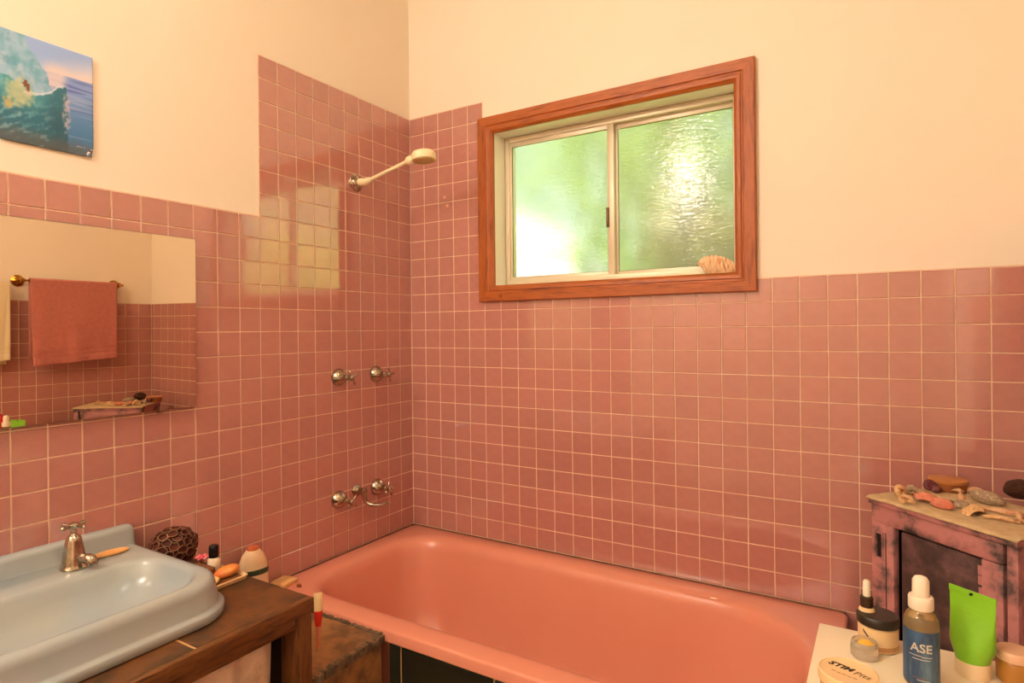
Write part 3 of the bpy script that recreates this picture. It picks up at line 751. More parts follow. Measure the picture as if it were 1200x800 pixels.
# shells and finds on the mat
def spiral_shell(R=.03, turns=3.2, grow=.34, ribs=0, squash=1.0, drop=.9, n=14, per=26, rib_amp=.06):
    bm = new(); rings = []
    N = int(turns * per)
    for k in range(N + 1):
        a = 2 * PI * k / per; s = math.exp(-grow * a); rr = R * s
        c = Vector((rr * math.cos(a), rr * math.sin(a), R * drop * 1.6 * (1 - s)))
        er = Vector((math.cos(a), math.sin(a), 0)); tr = rr * .78 * (1 + (rib_amp * math.sin(a * ribs) if ribs else 0))
        rings.append([c + er * (tr * math.cos(2 * PI * q / n)) + Vector((0, 0, tr * squash * math.sin(2 * PI * q / n))) for q in range(n)])
    return loft(rings, bm)
def scallop(w, l, h, ribs=9):
    bm = new(); nu, nv = ribs * 4, 12; top = []
    for j in range(nv + 1):
        v = .02 + .98 * j / nv; row = []
        for i in range(nu + 1):
            a = (i / nu - .5) * 2.3; r = l * v * (1 - .10 * abs(a) ** 2)
            z = h * math.sin(PI * min(1, .12 + .88 * v)) ** .8 * math.cos(a * .9) + .05 * h * math.cos(i / nu * ribs * 2 * PI) * v
            row.append(bm.verts.new((r * math.sin(a) * w / l, r * math.cos(a) - l * .5, max(z, 0))))
        top.append(row)
    for a, b in zip(top, top[1:]):
        for i in range(nu): bm.faces.new((a[i], a[i + 1], b[i + 1], b[i]))
    return bm
TAN = mat('tan_shell', (206, 156, 98), .5, var=[(226, 186, 134), (160, 104, 60)], scale=50, stretch=(1, 3, 1))
GREY = mat('grey_speckled_shell', (176, 150, 116), .6, var=[(140, 116, 92), (196, 172, 138)], scale=90)
PINKS = mat('orange_pink_shell', (222, 144, 116), .6, var=(204, 116, 90), scale=60)
PALE = mat('pale_shell', (226, 182, 138), .5, var=(196, 142, 100), scale=60)
PURP = mat('purple_shell', (96, 44, 48), .5, var=(122, 64, 64), scale=60)
DKBR = mat('dark_brown_sponge', (74, 40, 18), .95, var=(50, 28, 14), scale=50, bump=.8, bscale=160)
LIDW = mat('brown_wood_lid', (164, 98, 50), .5, var=(146, 82, 38), scale=20)
def find(name, bm, m, px, py, dz, rot, label, cat='shell', group=None, scale=1.0, smooth=50):
    q = on(2, ZS, px, py)
    o = obj(name, bm, m, None, (q.x, q.y, ZS + dz), rot, smooth=smooth); o.scale = (scale,) * 3
    return tag(o, label, cat, group)
find('spiral_shell', spiral_shell(.017, 3, .20, 9), TAN, 1050, 583, .011, (1.45, .2, .9), 'tan spiral shell lying at the mat edge nearest the bath')
find('spiral_shell', spiral_shell(.013, 3, .2), GREY, 1068, 580, .008, (1.4, .3, 2.2), 'small grey spiral shell between the tan shell and the orange shell')
find('scallop_shell', scallop(.052, .062, .020), PINKS, 1087, 588, .002, (0, .1, -.9), 'orange pink ribbed shell on the hessian mat, the hollow one', 'shell')
find('coral_piece', blob(.026, .017, .012, 8, .3, 1.8, 3, flat=-.009), PINKS, 1104, 595, .009, (0, 0, -.7), 'lumpy orange coral piece beside the ribbed orange shell', 'coral')
find('spiral_shell', spiral_shell(.014, 3, .2, 7), PURP, 1087, 575, .010, (1.2, 0, .4), 'dark purple spiral shell in front of the wooden lid')
find('sea_urchin', blob(.012, .012, .010, 4, .12, 3), PURP, 1097, 577, .009, (0, 0, 0), 'small round purple urchin beside the wooden lid', 'urchin')
t = thing('wooden_pot', 'round brown wooden pot with a flat lid standing against the back of the mat', 'pot', tuple(on(2, ZS, 1111, 573.5)[:2]) + (ZS,))
obj('pot_body', lathe([(.0, 0), (.040, 0), (.041, .003), (.041, .021), (.0, .021)], 28), LIDW, t)
obj('lid', lathe([(.043, .0205), (.044, .022), (.044, .028), (.041, .030), (.0, .0305)], 28), mat('light_wood_lid', (184, 120, 66), .5), t)
for k, (px, py, s, r) in enumerate(((1122, 578, 1, .4), (1134, 576, 1.1, 1.8), (1143, 578, 1.15, 3.0), (1126, 584, .8, 4.4))):
    find('shell_fragment', scallop(.024, .026, .012, 6), PALE, px, py, .003, (.25 * (-1) ** k, .2, r), ('pale broken shell piece leaning on the wooden pot', 'pale shell piece between the wooden pot and the grey shell', 'pale upturned shell piece touching the large grey shell', 'small pale shell chip beside the grey pebble')[k], 'shell', 'pale shell fragments', s)
find('pebble', blob(.012, .008, .006, 5, .1, sub=2), mat('grey_pebble', (112, 92, 72), .6), 1113, 591, .005, (0, 0, .3), 'smooth grey pebble beside the lumpy coral', 'pebble')
find('cone_shell', blob(.036, .020, .017, 9, .12, 2.2, 3, flat=-.014), GREY, 1157, 590, .014, (0, .12, -.5), 'large grey speckled shell in the middle of the mat')
find('scallop_shell', scallop(.046, .046, .020, 10), TAN, 1141, 602, .002, (0, 0, 1.1), 'domed tan ribbed shell with brown underside on the mat')
find('bone_shell', blob(.040, .010, .007, 6, .3, 2.5, 3, flat=-.005), PALE, 1180, 603, .006, (0, 0, -.4), 'long pale shell splinter lying before the brown sponge')
find('sea_sponge', blob(.034, .034, .024, 2, .12, 2.0, 3, flat=-.02), DKBR, 1196, 583, .020, (0, 0, 0), 'dark brown round sea sponge at the back of the mat', 'sponge')
find('spiral_shell', spiral_shell(.012, 3, .2), PALE, 1192, 612, .008, (1.3, .2, 1), 'tiny pale spiral shell near the plum side of the cabinet')

find('scallop_shell', scallop(.030, .032, .014, 8), GREY, 1126, 594, .002, (0, .05, 2.4), 'small grey ribbed shell between the coral and the domed tan shell')
find('shell_stick', tube([(-.030, 0, 0), (-.01, .004, .002), (.012, .002, .001), (.034, -.004, 0)], [.003, .005, .0045, .002], 10), TAN, 1172, 611, .006, (0, 0, -.2), 'thin tan twig like shell lying nearest the mat edge')
find('spiral_shell', spiral_shell(.012, 3, .2, 8), TAN, 1061, 590, .008, (1.5, .1, -.5), 'small tan spiral shell just behind the mat front edge')
# shell on the window sill
shp = [(-.054, .006), (-.050, .016), (-.044, .024), (-.034, .031), (-.022, .0355), (-.008, .037), (.008, .036), (.022, .033), (.034, .029), (.044, .0245), (.052, .020), (.058, .0155)]
rings = []
for k in range(89):
    q_ = k / 88 * (len(shp) - 1); i_ = min(int(q_), len(shp) - 2); f_ = q_ - i_
    x_ = shp[i_][0] + (shp[i_ + 1][0] - shp[i_][0]) * f_; r_ = (shp[i_][1] + (shp[i_ + 1][1] - shp[i_][1]) * f_) * (1 + .045 * math.cos(k * 2 * PI / 8))
    rings.append([Vector((x_ - .010 * math.sin(2 * PI * j / 26), r_ * .85 * math.cos(2 * PI * j / 26), max(-.026, r_ * math.sin(2 * PI * j / 26)))) for j in range(26)])
t_ = obj('sea_shell', loft(rings), mat('cream_banded_shell', (224, 176, 130), .5, var=[(238, 204, 160), (198, 132, 88)], scale=38, stretch=(3, .6, .6)), None, (1.300, .026, OZ0 + .0265), (0, .04, .12), smooth=70)
obj('apex', spiral_shell(.010, 2.4, .2, 0, 1, .2), MATS['cream_banded_shell'], t_, (-.047, -.012, .004), (PI / 2, 0, -.7), smooth=60)
tag(t_, 'banded cream sea shell resting on the window sill corner', 'shell')

# ------------------------------------------------------------------ white side table and toiletries
ZB = .82
p_ = on(2, ZB, 960, 729)
TX0, TY1 = p_.x, p_.y
t = thing('side_table', 'cream white side table covered with jars and bottles', 'table', (TX0, TY1, 0))
TX, TY = 2.17 - TX0, .56
obj('table_top', bx(0, TX, -TY, 0, ZB - .022, ZB, bevel=.0025), WHITE_TOP, t)
for x, y in ((.035, -.035), (TX - .07, -.035), (.035, -TY), (TX - .07, -TY)):
    obj('leg', bx(x, x + .035, y - .0, y + .035, 0, ZB - .022, bevel=.002) if y < -.1 else bx(x, x + .035, y - .035, y, 0, ZB - .022, bevel=.002), WHITE_LEG, t)
obj('apron', frame_bm(0, 1, 0, 1, 0, .001, .1, .1, .1, .1) if False else bx(.05, TX - .05, -.055, -.040, ZB - .09, ZB - .022), WHITE_LEG, t, smooth=0)
obj('apron', bx(.05, TX - .05, -TY + .04, -TY + .055, ZB - .09, ZB - .022), WHITE_LEG, t, smooth=0)

CREAMP = mat('cream_product', (232, 198, 146), .35)
FROST = mat('frosted_jar_plastic', (236, 212, 170), .3, subsurf=.0)
BLKLID = mat('black_plastic_lid', (40, 32, 22), .4)
INK = mat('dark_ink', (56, 36, 22), .6)
INKR = mat('red_ink', (160, 70, 48), .6)
def tb(px, py): q = on(2, ZB, px, py); return (q.x, q.y, ZB + .0003)
t = thing('cream_jar', 'cream cosmetic jar with a flat black lid', 'jar', tb(1029, 757))
obj('jar_body', lathe([(0, 0), (.030, 0), (.032, .002), (.032, .040), (.029, .043), (.0, .043)], 30), CREAMP, t)
obj('base_band', lathe([(.0322, .004), (.0324, .005), (.0324, .011), (.0322, .012)], 30), mat('tan_band', (196, 146, 92), .4), t)
obj('lid', lathe([(.0, .0435), (.0335, .0435), (.034, .045), (.034, .057), (.032, .0595), (.0, .060)], 32), BLKLID, t)
def wrap(me, r, z, a0):           # bend a flat text mesh round an upright cylinder
    for v in me.vertices:
        a = a0 + v.co.x / r; rr = r + v.co.z; y = v.co.y
        v.co = Vector((rr * math.cos(a), rr * math.sin(a), z + y))
    return me
def facing(loc): return math.atan2(CAM.y - loc[1], CAM.x - loc[0])
j_ = t.location
bm = new()
a_ = facing(j_) - .62
for k in range(6):
    q0, q1 = a_ - .03 * 6 + .06 * k, a_ - .03 * 6 + .06 * (k + 1); h0, h1 = .033 - .0018 * k, .033 - .0018 * (k + 1)
    bm.faces.new([bm.verts.new((.0323 * math.cos(q), .0323 * math.sin(q), z)) for q, z in ((q0, h0), (q1, h1), (q1, h1 + .004), (q0, h0 + .004))])
obj('print', bm, INK, t, smooth=60)
t = thing('balm_pot', 'small clear pot of yellow balm in front of the cream jar', 'jar', tb(1013, 769))
obj('pot', lathe([(0, 0), (.019, 0), (.0215, .003), (.022, .012), (.021, .024), (.0195, .028), (.0185, .028), (.019, .02), (0, .018)], 28), mat('clear_frosted_pot', (250, 240, 220), .2, transmission=.75), t)
obj('balm', blob(.013, .011, .005, 3, .3, 1.6, 3), mat('yellow_balm', (240, 186, 70), .4), t, (.002, .003, .022))
q = on(2, ZB + .038, 994, 786)
t = thing('deodorant_tin', 'low cream jar with printed lid at the table corner', 'jar', (q.x, q.y, ZB + .0003))
obj('jar_body', lathe([(0, 0), (.037, 0), (.040, .003), (.040, .022), (0, .022)], 36), mat('tan_jar', (214, 166, 110), .35), t)
obj('lid', lathe([(.0, .0225), (.0415, .0225), (.043, .024), (.043, .034), (.0425, .037), (.040, .0385), (.0395, .0375), (.038, .037), (0, .037)], 40), CREAMP, t)
ang = facing(t.location) + PI / 2 - .38
obj('print', text_mesh('STIM', .017, 'print', INK, .0006, .25), None, t, (-.011, .011, .0373), (0, 0, ang))
obj('print', text_mesh('Pits', .017, 'print', mat('brown_ink', (128, 88, 52), .6), 0, .25), None, t, (.019, -.003, .0373), (0, 0, ang))
for k in range(5):
    q = Matrix.Rotation(ang, 3, 'Z') @ Vector((-.016 + .0078 * k, -.014 - .0010 * (k % 2), 0))
    obj('print_line', bx(-.003, .003, -.0006, .0006, 0, .0003), INKR, t, (q.x, q.y, .0372), (0, 0, ang), smooth=0)
# spray bottle with the blue label
t = thing('spray_bottle', 'clear amber bottle with blue label and white nozzle cap', 'bottle', tb(1080, 800))
ga = mat('amber_liquid_plastic', (214, 184, 128), .08, transmission=.75, ior=1.4)
obj('bottle_body', lathe([(0, 0), (.022, 0), (.0245, .003), (.0247, .098), (.0235, .106), (.020, .114), (.0155, .119), (.0145, .122), (0, .122)], 32), ga, t)
obj('label', lathe([(.0251, .006), (.0252, .007), (.0252, .091), (.0251, .092)], 40), mat('blue_paper_label', (62, 98, 134), .4, var=[(44, 70, 98), (98, 130, 150)], scale=22, stretch=(1, 1, .3), contrast=(.35, .7)), t)
obj('collar', lathe([(.0, .1225), (.0172, .1225), (.0178, .124), (.0178, .1405), (.0165, .143), (0, .143)], 28), mat('white_plastic', (240, 226, 200), .4), t)
obj('nozzle', lathe([(.0, .143), (.0118, .143), (.0122, .145), (.0118, .168), (.009, .173), (.004, .175), (0, .1752)], 24), MATS['white_plastic'], t)
fa = facing(t.location)
PRN = mat('pale_print', (196, 190, 172), .5)
obj('print', wrap(text_mesh('ASE', .019, 'print', PRN, .0003), .0253, .066, fa), None, t)
def ring_strip(r, a0, a1, z0, z1, n=8):
    bm = new(); aa = [a0 + (a1 - a0) * i / n for i in range(n + 1)]
    for a, b in zip(aa, aa[1:]):
        bm.faces.new([bm.verts.new((r * math.cos(q_), r * math.sin(q_), z)) for q_, z in ((a, z0), (b, z0), (b, z1), (a, z1))])
    return bm
for k, (da, wd_, z, m_) in enumerate(((-.35, .35, .0535, PRN), (.3, .3, .0525, PRN), (0, .5, .0480, PRN), (-.1, .4, .018, MATS['brown_ink']), (.1, .35, .0145, PRN))):
    obj('print_line', ring_strip(.02535, fa + da - wd_, fa + da + wd_, z, z + .0011), m_, t, smooth=60)
# green tube standing on its cap
def tube_squeeze(w0, d0, w1, h0, h1, n=28):
    rings = []
    for k in range(15):
        s = k / 14; z = h0 + (h1 - h0) * s
        if s < .25: w = w0 + (w1 - w0) * sm(0, .25, s)
        else: w = w1 + .002 * s
        dd = d0 * (1 - sm(.10, .97, s)) + .0012
        rings.append([Vector((w * math.cos(2 * PI * i / n), dd * math.sin(2 * PI * i / n), z)) for i in range(n)])
    return loft(rings)
t = thing('squeeze_tube', 'bright green squeeze tube standing on its cream cap', 'tube', tb(1140, 790), -.62)
obj('cap', lathe([(0, 0), (.0235, 0), (.0245, .002), (.0245, .026), (0, .026)], 32), mat('cream_cap', (238, 214, 172), .35), t)
GRN = mat('green_plastic_tube', (128, 190, 40), .35)
obj('tube_body', tube_squeeze(.0242, .0235, .0335, .026, .130), GRN, t, smooth=60)
obj('crimp', bx(-.036, .036, -.0014, .0014, .129, .139, bevel=.0005), GRN, t)
obj('hang_hole', lathe([(.0022, -.0003), (.0022, .0034), (0, .0035)], 10, mtx=Matrix.Translation((0, -.0014, .134)) @ Matrix.Rotation(PI / 2, 4, 'X')), BLACKGAP, t)
PALEG = mat('pale_green_print', (144, 196, 62), .5)
for k in range(9):
    bm = new(); w_ = .020 - .003 * (k % 3); z = .052 + .0075 * k; s = (z - .026) / .104; dd = .0235 * (1 - sm(.10, .97, s)) + .0012
    pts = []
    for i in range(9):
        x = -w_ + 2 * w_ * i / 8; y = -dd * math.sqrt(max(0, 1 - (x / .0345) ** 2)) - .0002; pts.append((x, y))
    for a, b in zip(pts, pts[1:]):
        bm.faces.new([bm.verts.new(c) for c in ((a[0], a[1], z), (b[0], b[1], z), (b[0], b[1], z + .0012), (a[0], a[1], z + .0012))])
    obj('print_line', bm, PALEG, t, smooth=0)
t = thing('amber_jar', 'amber jar with a pale screw lid beside the green tube', 'jar', tb(1189, 797))
obj('jar_body', lathe([(0, 0), (.023, 0), (.0245, .002), (.0245, .032), (.022, .035), (0, .035)], 28), mat('amber_glass', (196, 136, 60), .15, transmission=.3), t)
obj('lid', lathe([(.0, .0355), (.0245, .0355), (.0255, .037), (.0255, .049), (.024, .051), (0, .0515)], 30), mat('pale_screw_lid', (222, 178, 142), .35), t)
bm = new(); nn = 14; fa = facing(t.location)
pa = [fa + .5 + 1.6 * i / nn for i in range(nn + 1)]
for a, b in zip(pa, pa[1:]):
    bm.faces.new([bm.verts.new((.0248 * math.cos(q_), .0248 * math.sin(q_), z)) for q_, z in ((a, .006), (b, .006), (b, .028), (a, .028))])
obj('label', bm, INK, t, smooth=60)
# slim bottle behind the cream jar
t = thing('dropper_bottle', 'slim cream bottle with brown collar behind the black lidded jar', 'bottle', (1.7395, -.778, ZB + .0003))
obj('bottle_body', lathe([(0, 0), (.0125, 0), (.0135, .002), (.0135, .060), (.011, .066), (0, .066)], 24), CREAMP, t)
obj('collar', lathe([(0, .0665), (.0105, .0665), (.0108, .068), (.0108, .084), (.009, .086), (0, .086)], 22), mat('brown_collar', (58, 36, 20), .4), t)
obj('pump', lathe([(0, .086), (.0062, .086), (.0065, .088), (.006, .112), (.004, .115), (0, .1155)], 18), MATS['white_plastic'], t)
# red bottle seen only in the mirror
t = thing('shampoo_bottle', 'red plastic bottle standing on the side table by the wall', 'bottle', (2.085, -.835, ZB + .0003))
obj('bottle_body', lathe([(0, 0), (.030, 0), (.032, .003), (.032, .13), (.026, .15), (.014, .160), (0, .160)], 28), mat('red_plastic', (206, 30, 40), .3), t)
obj('cap', lathe([(0, .1605), (.016, .1605), (.017, .162), (.017, .19), (.014, .193), (0, .1935)], 24), mat('dark_red_plastic', (150, 26, 30), .3), t)

# ------------------------------------------------------------------ things on the vanity, ledge and bath rim
# seed cone with pale rimmed scales
CC = Vector((.070, -1.120, ZV + .058))
t = thing('seed_cone', 'round dark brown seed cone with pale rimmed scales by the basin', 'cone', (CC.x, CC.y, ZV), 0)
obj('core', blob(.050, .056, .048, 1, .05), mat('cone_brown', (70, 30, 16), .8), t, (0, 0, .0575))
bm = new(); hx = []
for ring, (rad, z) in enumerate(((.0128, .003), (.0128, .0070), (.0116, .0073), (.0098, .002))):
    hx.append([bm.verts.new((rad * math.cos(PI / 3 * i + PI / 6) * 1.12, rad * math.sin(PI / 3 * i + PI / 6) * .92, z)) for i in range(6)])
for k, (a, b) in enumerate(zip(hx, hx[1:])):
    for i in range(6):
        f = bm.faces.new((a[i], a[(i + 1) % 6], b[(i + 1) % 6], b[i])); f.material_index = 0 if k == 1 else 1
f = bm.faces.new(hx[3]); f.material_index = 1
scale_me = mesh_of(bm, 'scale', mat('cone_scale_rim', (170, 128, 92), .7), 0)
scale_me.materials.append(mat('cone_scale_dark', (84, 34, 18), .75, objrand=.25))
rnd = random.Random(4)
for k in range(76):
    zz = 1 - 2 * (k + .5) / 76; r = math.sqrt(1 - zz * zz); a = k * 2.399963
    nrm = Vector((r * math.cos(a), r * math.sin(a), zz))
    o = bpy.data.objects.new('scale', scale_me); COL.objects.link(o); o.parent = t
    o.matrix_local = Matrix.Translation(Vector((nrm.x * .049, nrm.y * .055, nrm.z * .047 + .0575))) @ (nrm + Vector((rnd.gauss(0, .12), rnd.gauss(0, .12), rnd.gauss(0, .12)))).normalized().to_track_quat('Z', 'Y').to_matrix().to_4x4() @ Matrix.Rotation(rnd.uniform(-.5, .5), 4, 'Z') @ Matrix.Diagonal((rnd.uniform(.95, 1.15), rnd.uniform(.9, 1.1), rnd.uniform(.8, 1.4), 1))
# tray with soaps
TRX0, TRX1, TRY0, TRY1 = .166, .315, -1.178, -1.062
t = thing('soap_tray', 'shallow wooden tray with a cream rim holding soaps on the vanity', 'tray', (0, 0, ZV))
obj('base', bx(TRX0, TRX1, TRY0, TRY1, .0003, .006, bevel=.001), mat('tray_wood', (132, 82, 44), .5, var=(104, 62, 34), scale=12), t)
obj('rim', loft([rrect(TRX0 - .003, TRX1 + .003, TRY0 - .003, TRY1 + .003, .012, .001), rrect(TRX0 - .006, TRX1 + .006, TRY0 - .006, TRY1 + .006, .014, .011), rrect(TRX0 - .002, TRX1 + .002, TRY0 - .002, TRY1 + .002, .012, .012), rrect(TRX0 + .003, TRX1 - .003, TRY0 + .003, TRY1 - .003, .01, .0062)], cap0=False, cap1=False), mat('cream_rim', (228, 190, 138), .4), t)
zt_ = ZV + .0065
o = obj('soap_bar', soapbar(.021, .034, .015, 5), mat('orange_soap', (232, 152, 76), .4, var=(222, 120, 58), scale=25), None, (.272, -1.092, zt_ + .013), (.25, 0, -.5))
tag(o, 'plump orange oval soap lying in the soap tray', 'soap')
o = obj('soap_bar', soapbar(.026, .030, .009, 6), mat('pale_yellow_soap', (240, 204, 132), .45), None, (.278, -1.150, zt_ + .007), (0, 0, .2))
tag(o, 'pale yellow flat soap lying in the soap tray beside the basin', 'soap')
o = obj('pumice_block', bx(-.034, .034, -.022, .022, 0, .024, bevel=.006), mat('brown_pumice', (138, 84, 46), .9, var=(112, 66, 36), scale=30, bump=.5, bscale=150), None, (.208, -1.126, zt_), (0, 0, .08))
tag(o, 'brown pumice block at the back of the soap tray', 'pumice')
t = thing('small_bottle', 'small white bottle with a glossy black cap behind the soaps', 'bottle', (.155, -1.066 + .024, ZV + .0003))
t.location = (.203, -1.084, zt_ + .0002)
PLT = mat('soft_pink_petals', (226, 104, 116), .5, var=(240, 150, 150), scale=40)
obj('bottle_body', lathe([(0, 0), (.015, 0), (.0165, .002), (.0165, .030), (.012, .036), (0, .036)], 22), mat('white_bottle_plastic', (238, 216, 186), .35), t)
obj('cap', lathe([(0, .0365), (.0125, .0365), (.0135, .038), (.0130, .066), (.011, .069), (0, .0695)], 22), mat('glossy_black', (18, 16, 15), .2), t)
t = thing('silk_flower', 'small pink artificial flower between the seed cone and the soap tray', 'flower', (.098, -1.086 + .02, ZV))
t.location = (.146, -1.084, ZV)
bm = new()
for k in range(7):
    a = 2 * PI * k / 7; d = Vector((math.cos(a), math.sin(a), 0)); s = Vector((-d.y, d.x, 0))
    loft([[d * (.004 + .016 * v) + s * (w * math.sin(PI * min(1, .15 + v * .75)) * .008) + Vector((0, 0, .022 + .012 * math.sin(v * 2.2) + .002 * w)) for w in (-1, -.4, .4, 1)] for v in (0, .3, .6, .85, 1)], bm, False, False, False)
fl = obj('petals', bm, PLT, t, smooth=70)
md = fl.modifiers.new('thickness', 'SOLIDIFY'); md.thickness = .0015
obj('heart', blob(.008, .008, .007, 2, .1), mat('deep_pink', (206, 60, 84), .5), t, (0, 0, .030))
obj('stem', tube([(0, 0, .0), (.002, 0, .012), (0, 0, .026)], .0025, 8), mat('green_stem', (90, 110, 50), .6), t)
# shampoo bottle on the ledge, cut off below by the vanity
t = thing('lotion_bottle', 'cream lotion bottle with orange cap and green label band on the ledge', 'bottle', (.052, -.852, .5353), -.35)
def oval(w, d, z, n=28): return [Vector((d * math.cos(2 * PI * i / n), w * math.sin(2 * PI * i / n), z)) for i in range(n)]
obj('bottle_body', loft([oval(.040, .024, 0), oval(.044, .026, .006), oval(.047, .027, .06), oval(.047, .027, .105), oval(.043, .026, .135), oval(.034, .023, .158), oval(.022, .018, .172), oval(.016, .014, .174)]), mat('cream_bottle_plastic', (232, 192, 148), .4, var=(240, 206, 160), scale=10), t)
obj('cap', loft([oval(.017, .015, .1735), oval(.0175, .0155, .175), oval(.0165, .0145, .183), oval(.010, .010, .186)]), mat('orange_cap', (204, 104, 58), .4), t)
obj('label_band', loft([oval(.0475, .0275, .098), oval(.0475, .0275, .115)], cap0=False, cap1=False), mat('dark_green_band', (44, 58, 32), .5, var=(120, 130, 84), scale=120, contrast=(.55, .75)), t)
# sponge on the bath corner
p_ = on(2, RIM + .003, 330, 683)
o = obj('bath_sponge', loft([rrect(-.030, .030, -.035, .035, .008, 0), rrect(-.032, .032, -.037, .037, .012, .006), rrect(-.031, .031, -.036, .036, .012, .013), rrect(-.026, .026, -.031, .031, .010, .016)]), mat('cream_sponge', (238, 190, 128), .9, var=(226, 166, 104), scale=30, bump=.4, bscale=200), None, (.045, -.728, RIM + .0005), (0, 0, .1))
tag(o, 'flat cream sponge on the bath rim behind the vanity', 'sponge')
o = obj('plug_stub', blob(.010, .008, .006, 3, .2, sub=2, flat=-.004), mat('rust_brown', (150, 72, 40), .7), None, (.105, -.715, RIM + .0042)); tag(o, 'small rusty brown stub beside the cream sponge', 'plug')
# slim tube leaning on the ledge beside the vanity leg
t = thing('toothpaste_tube', 'slim white and red tube standing on the ledge beside the vanity', 'tube', (.447, -.935, .5353), .9)
def flat(w, d, z, n=18): return [Vector((w * math.cos(2 * PI * i / n), d * math.sin(2 * PI * i / n), z)) for i in range(n)]
WT = mat('white_tube', (240, 206, 150), .4); RT = mat('red_tube', (226, 52, 36), .4)
obj('tip', loft([flat(.004, .004, 0), flat(.0045, .0045, .010), flat(.006, .006, .040), flat(.0080, .007, .062)]), mat('salmon_tip', (232, 140, 104), .4), t)
obj('red_band', loft([flat(.0080, .007, .062), flat(.0105, .008, .082), flat(.0115, .008, .104)]), RT, t)
obj('white_end', loft([flat(.0115, .008, .104), flat(.0115, .006, .130), flat(.0115, .0015, .152)]), WT, t)

# ------------------------------------------------------------------ garden behind the window
LEAFM = {}
def leaf_mat(name, c1, c2):
    m = bpy.data.materials.new(name); m.use_nodes = True
    n, l = m.node_tree.nodes, m.node_tree.links
    b = n['Principled BSDF']; b.inputs['Roughness'].default_value = .6
    nz = n.new('ShaderNodeTexNoise'); nz.inputs['Scale'].default_value = .9
    tc = n.new('ShaderNodeTexCoord'); l.new(tc.outputs['Object'], nz.inputs['Vector'])
    cr = n.new('ShaderNodeValToRGB'); cr.color_ramp.elements[0].position = .38; cr.color_ramp.elements[1].position = .62
    cr.color_ramp.elements[0].color = rgba(c1); cr.color_ramp.elements[1].color = rgba(c2)
    l.new(nz.outputs['Fac'], cr.inputs['Fac']); l.new(cr.outputs[0], b.inputs['Base Color'])
    tl = n.new('ShaderNodeBsdfTranslucent'); l.new(cr.outputs[0], tl.inputs['Color'])
    mx = n.new('ShaderNodeMixShader'); mx.inputs[0].default_value = .4
    l.new(b.outputs[0], mx.inputs[1]); l.new(tl.outputs[0], mx.inputs[2]); l.new(mx.outputs[0], n['Material Output'].inputs['Surface'])
    return m
BARK = mat('grey_bark', (110, 90, 66), .9, var=(84, 66, 48), scale=6)
def tree(label, loc, h, rad, m, seed, nleaf=2600, low=.22):
    rnd = random.Random(seed)
    t = thing('garden_tree', label, 'tree', loc)
    obj('trunk', tube([(0, 0, 0), (.05, .03, h * .3), (-.04, .05, h * .6), (0, 0, h * .85)], [.13, .11, .08, .04], 10), BARK, t)
    V, Fc = [], []
    cl_ = [(rnd.uniform(-.6, .6) * rad, rnd.uniform(-.6, .6) * rad, h * rnd.uniform(low, 1.0), rad * rnd.uniform(.35, .62)) for _ in range(26)]
    for k in range(nleaf):
        c = cl_[k % len(cl_)]; d = Vector((rnd.gauss(0, 1), rnd.gauss(0, 1), rnd.gauss(0, 1))).normalized() * (c[3] * rnd.uniform(.75, 1.02))
        p = Vector(c[:3]) + d; nrm = (d.normalized() + Vector((rnd.gauss(0, .5), rnd.gauss(0, .5), rnd.gauss(0, .5)))).normalized()
        a = nrm.orthogonal().normalized(); b = nrm.cross(a); s = rnd.uniform(.07, .14)
        i = len(V); V += [tuple(p - a * s), tuple(p - b * s * .5 + nrm * .01), tuple(p + a * s), tuple(p + b * s * .5 + nrm * .01)]; Fc.append((i, i + 1, i + 2, i + 3))
    me = bpy.data.meshes.new('foliage'); me.from_pydata(V, [], Fc); me.materials.append(m)
    obj('foliage', me, None, t, kind='stuff')
GRASS = mat('lawn_grass', (120, 150, 62), .9, var=(96, 124, 48), scale=3, bump=.3, bscale=40)
lawn = obj('lawn', bx(-16, 14, .30, 22, -.62, -.5), GRASS, smooth=0); lawn['kind'] = 'structure'
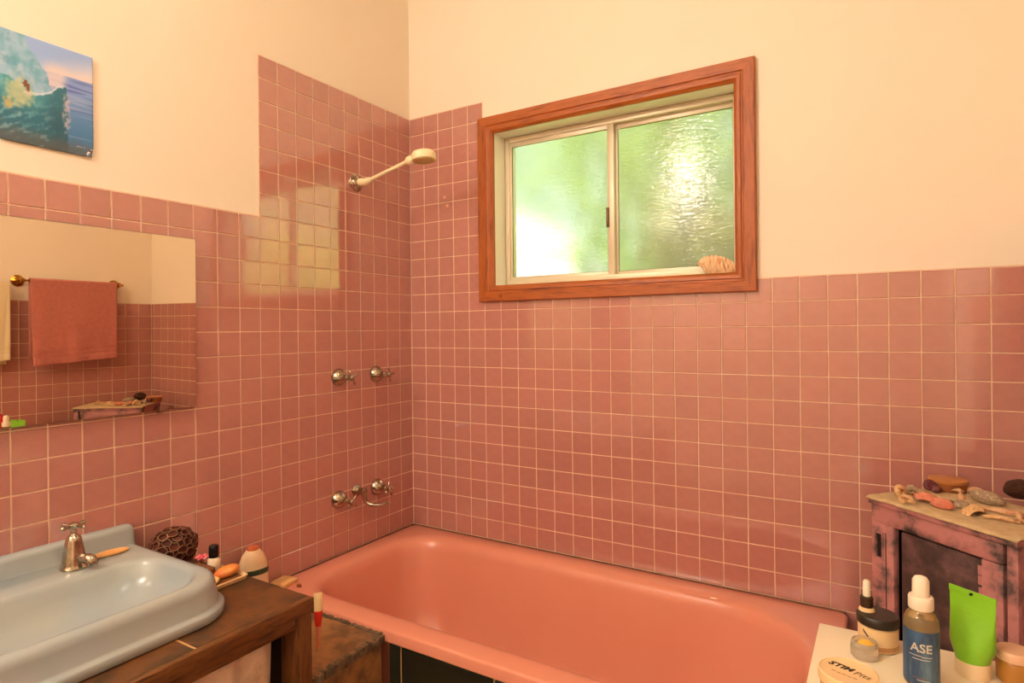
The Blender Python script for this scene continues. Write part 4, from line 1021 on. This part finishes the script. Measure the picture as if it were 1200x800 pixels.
yard = obj('yard', bx(-16, 14, -22, Y1 - .30, -.62, -.5), GRASS, smooth=0); yard['kind'] = 'structure'
L1 = leaf_mat('yellow_green_leaves', (112, 138, 44), (142, 160, 62)); L2 = leaf_mat('mid_green_leaves', (76, 108, 22), (104, 132, 36)); L3 = leaf_mat('olive_leaves', (70, 68, 22), (98, 92, 32)); L4 = leaf_mat('pale_golden_leaves', (206, 208, 112), (222, 220, 134))
tree('broad yellow green tree blurred behind the right glass pane', (-.2, 4.8, -.5), 5.6, 1.7, L2, 1)
tree('pale green tree blurred behind both glass panes', (-1.9, 7.6, -.5), 7.2, 2.2, L1, 2, low=.42)
tree('olive shrub blurred behind the right pane by the shell', (.55, 3.0, -.5), 2.9, .55, L3, 3, 1200)
tree('tall green tree far behind the left glass pane', (-5.4, 9.4, -.5), 8.6, 2.6, L1, 4, low=.4)
tree('green tree far behind the right edge of the glass', (2.2, 7.0, -.5), 6.6, 2.0, L2, 5)
tree('low golden leaved tree close to the house past the window', (4.4, 2.6, -.5), 4.6, 1.5, L4, 8, low=.12)
tree('bushy golden leaved tree standing past the right side of the window', (4.2, 5.2, -.5), 6.4, 2.0, L4, 6, low=.12)
tree('wide golden leaved tree standing well past the right side of the window', (7.6, 7.2, -.5), 8.0, 2.6, L4, 7, low=.12)
t = thing('white_shed', 'bright white shed wall seen through the left glass pane', 'shed', (-3.0, 5.4, -.5), .35)
WSH = mat('white_weatherboard', (250, 250, 250), .6)
for k in range(20):
    obj('weatherboard', bx(-2.0, 1.15, 0, .03, k * .155, k * .155 + .165 if k < 19 else 19 * .155 + .155, bevel=0), WSH, t, smooth=0, rot=(-.03, 0, 0) if False else None)
obj('body', bx(-2.0, 1.15, .03, 1.3, 0, 3.08), WSH, t, smooth=0)
obj('roof', loft([[Vector((x, y, z)) for x, z in ((-2.2, 3.06), (1.35, 3.06), (-.4, 3.75))] for y in (-.15, 1.45)]), mat('pale_grey_roof', (206, 208, 210), .5), t, smooth=0)
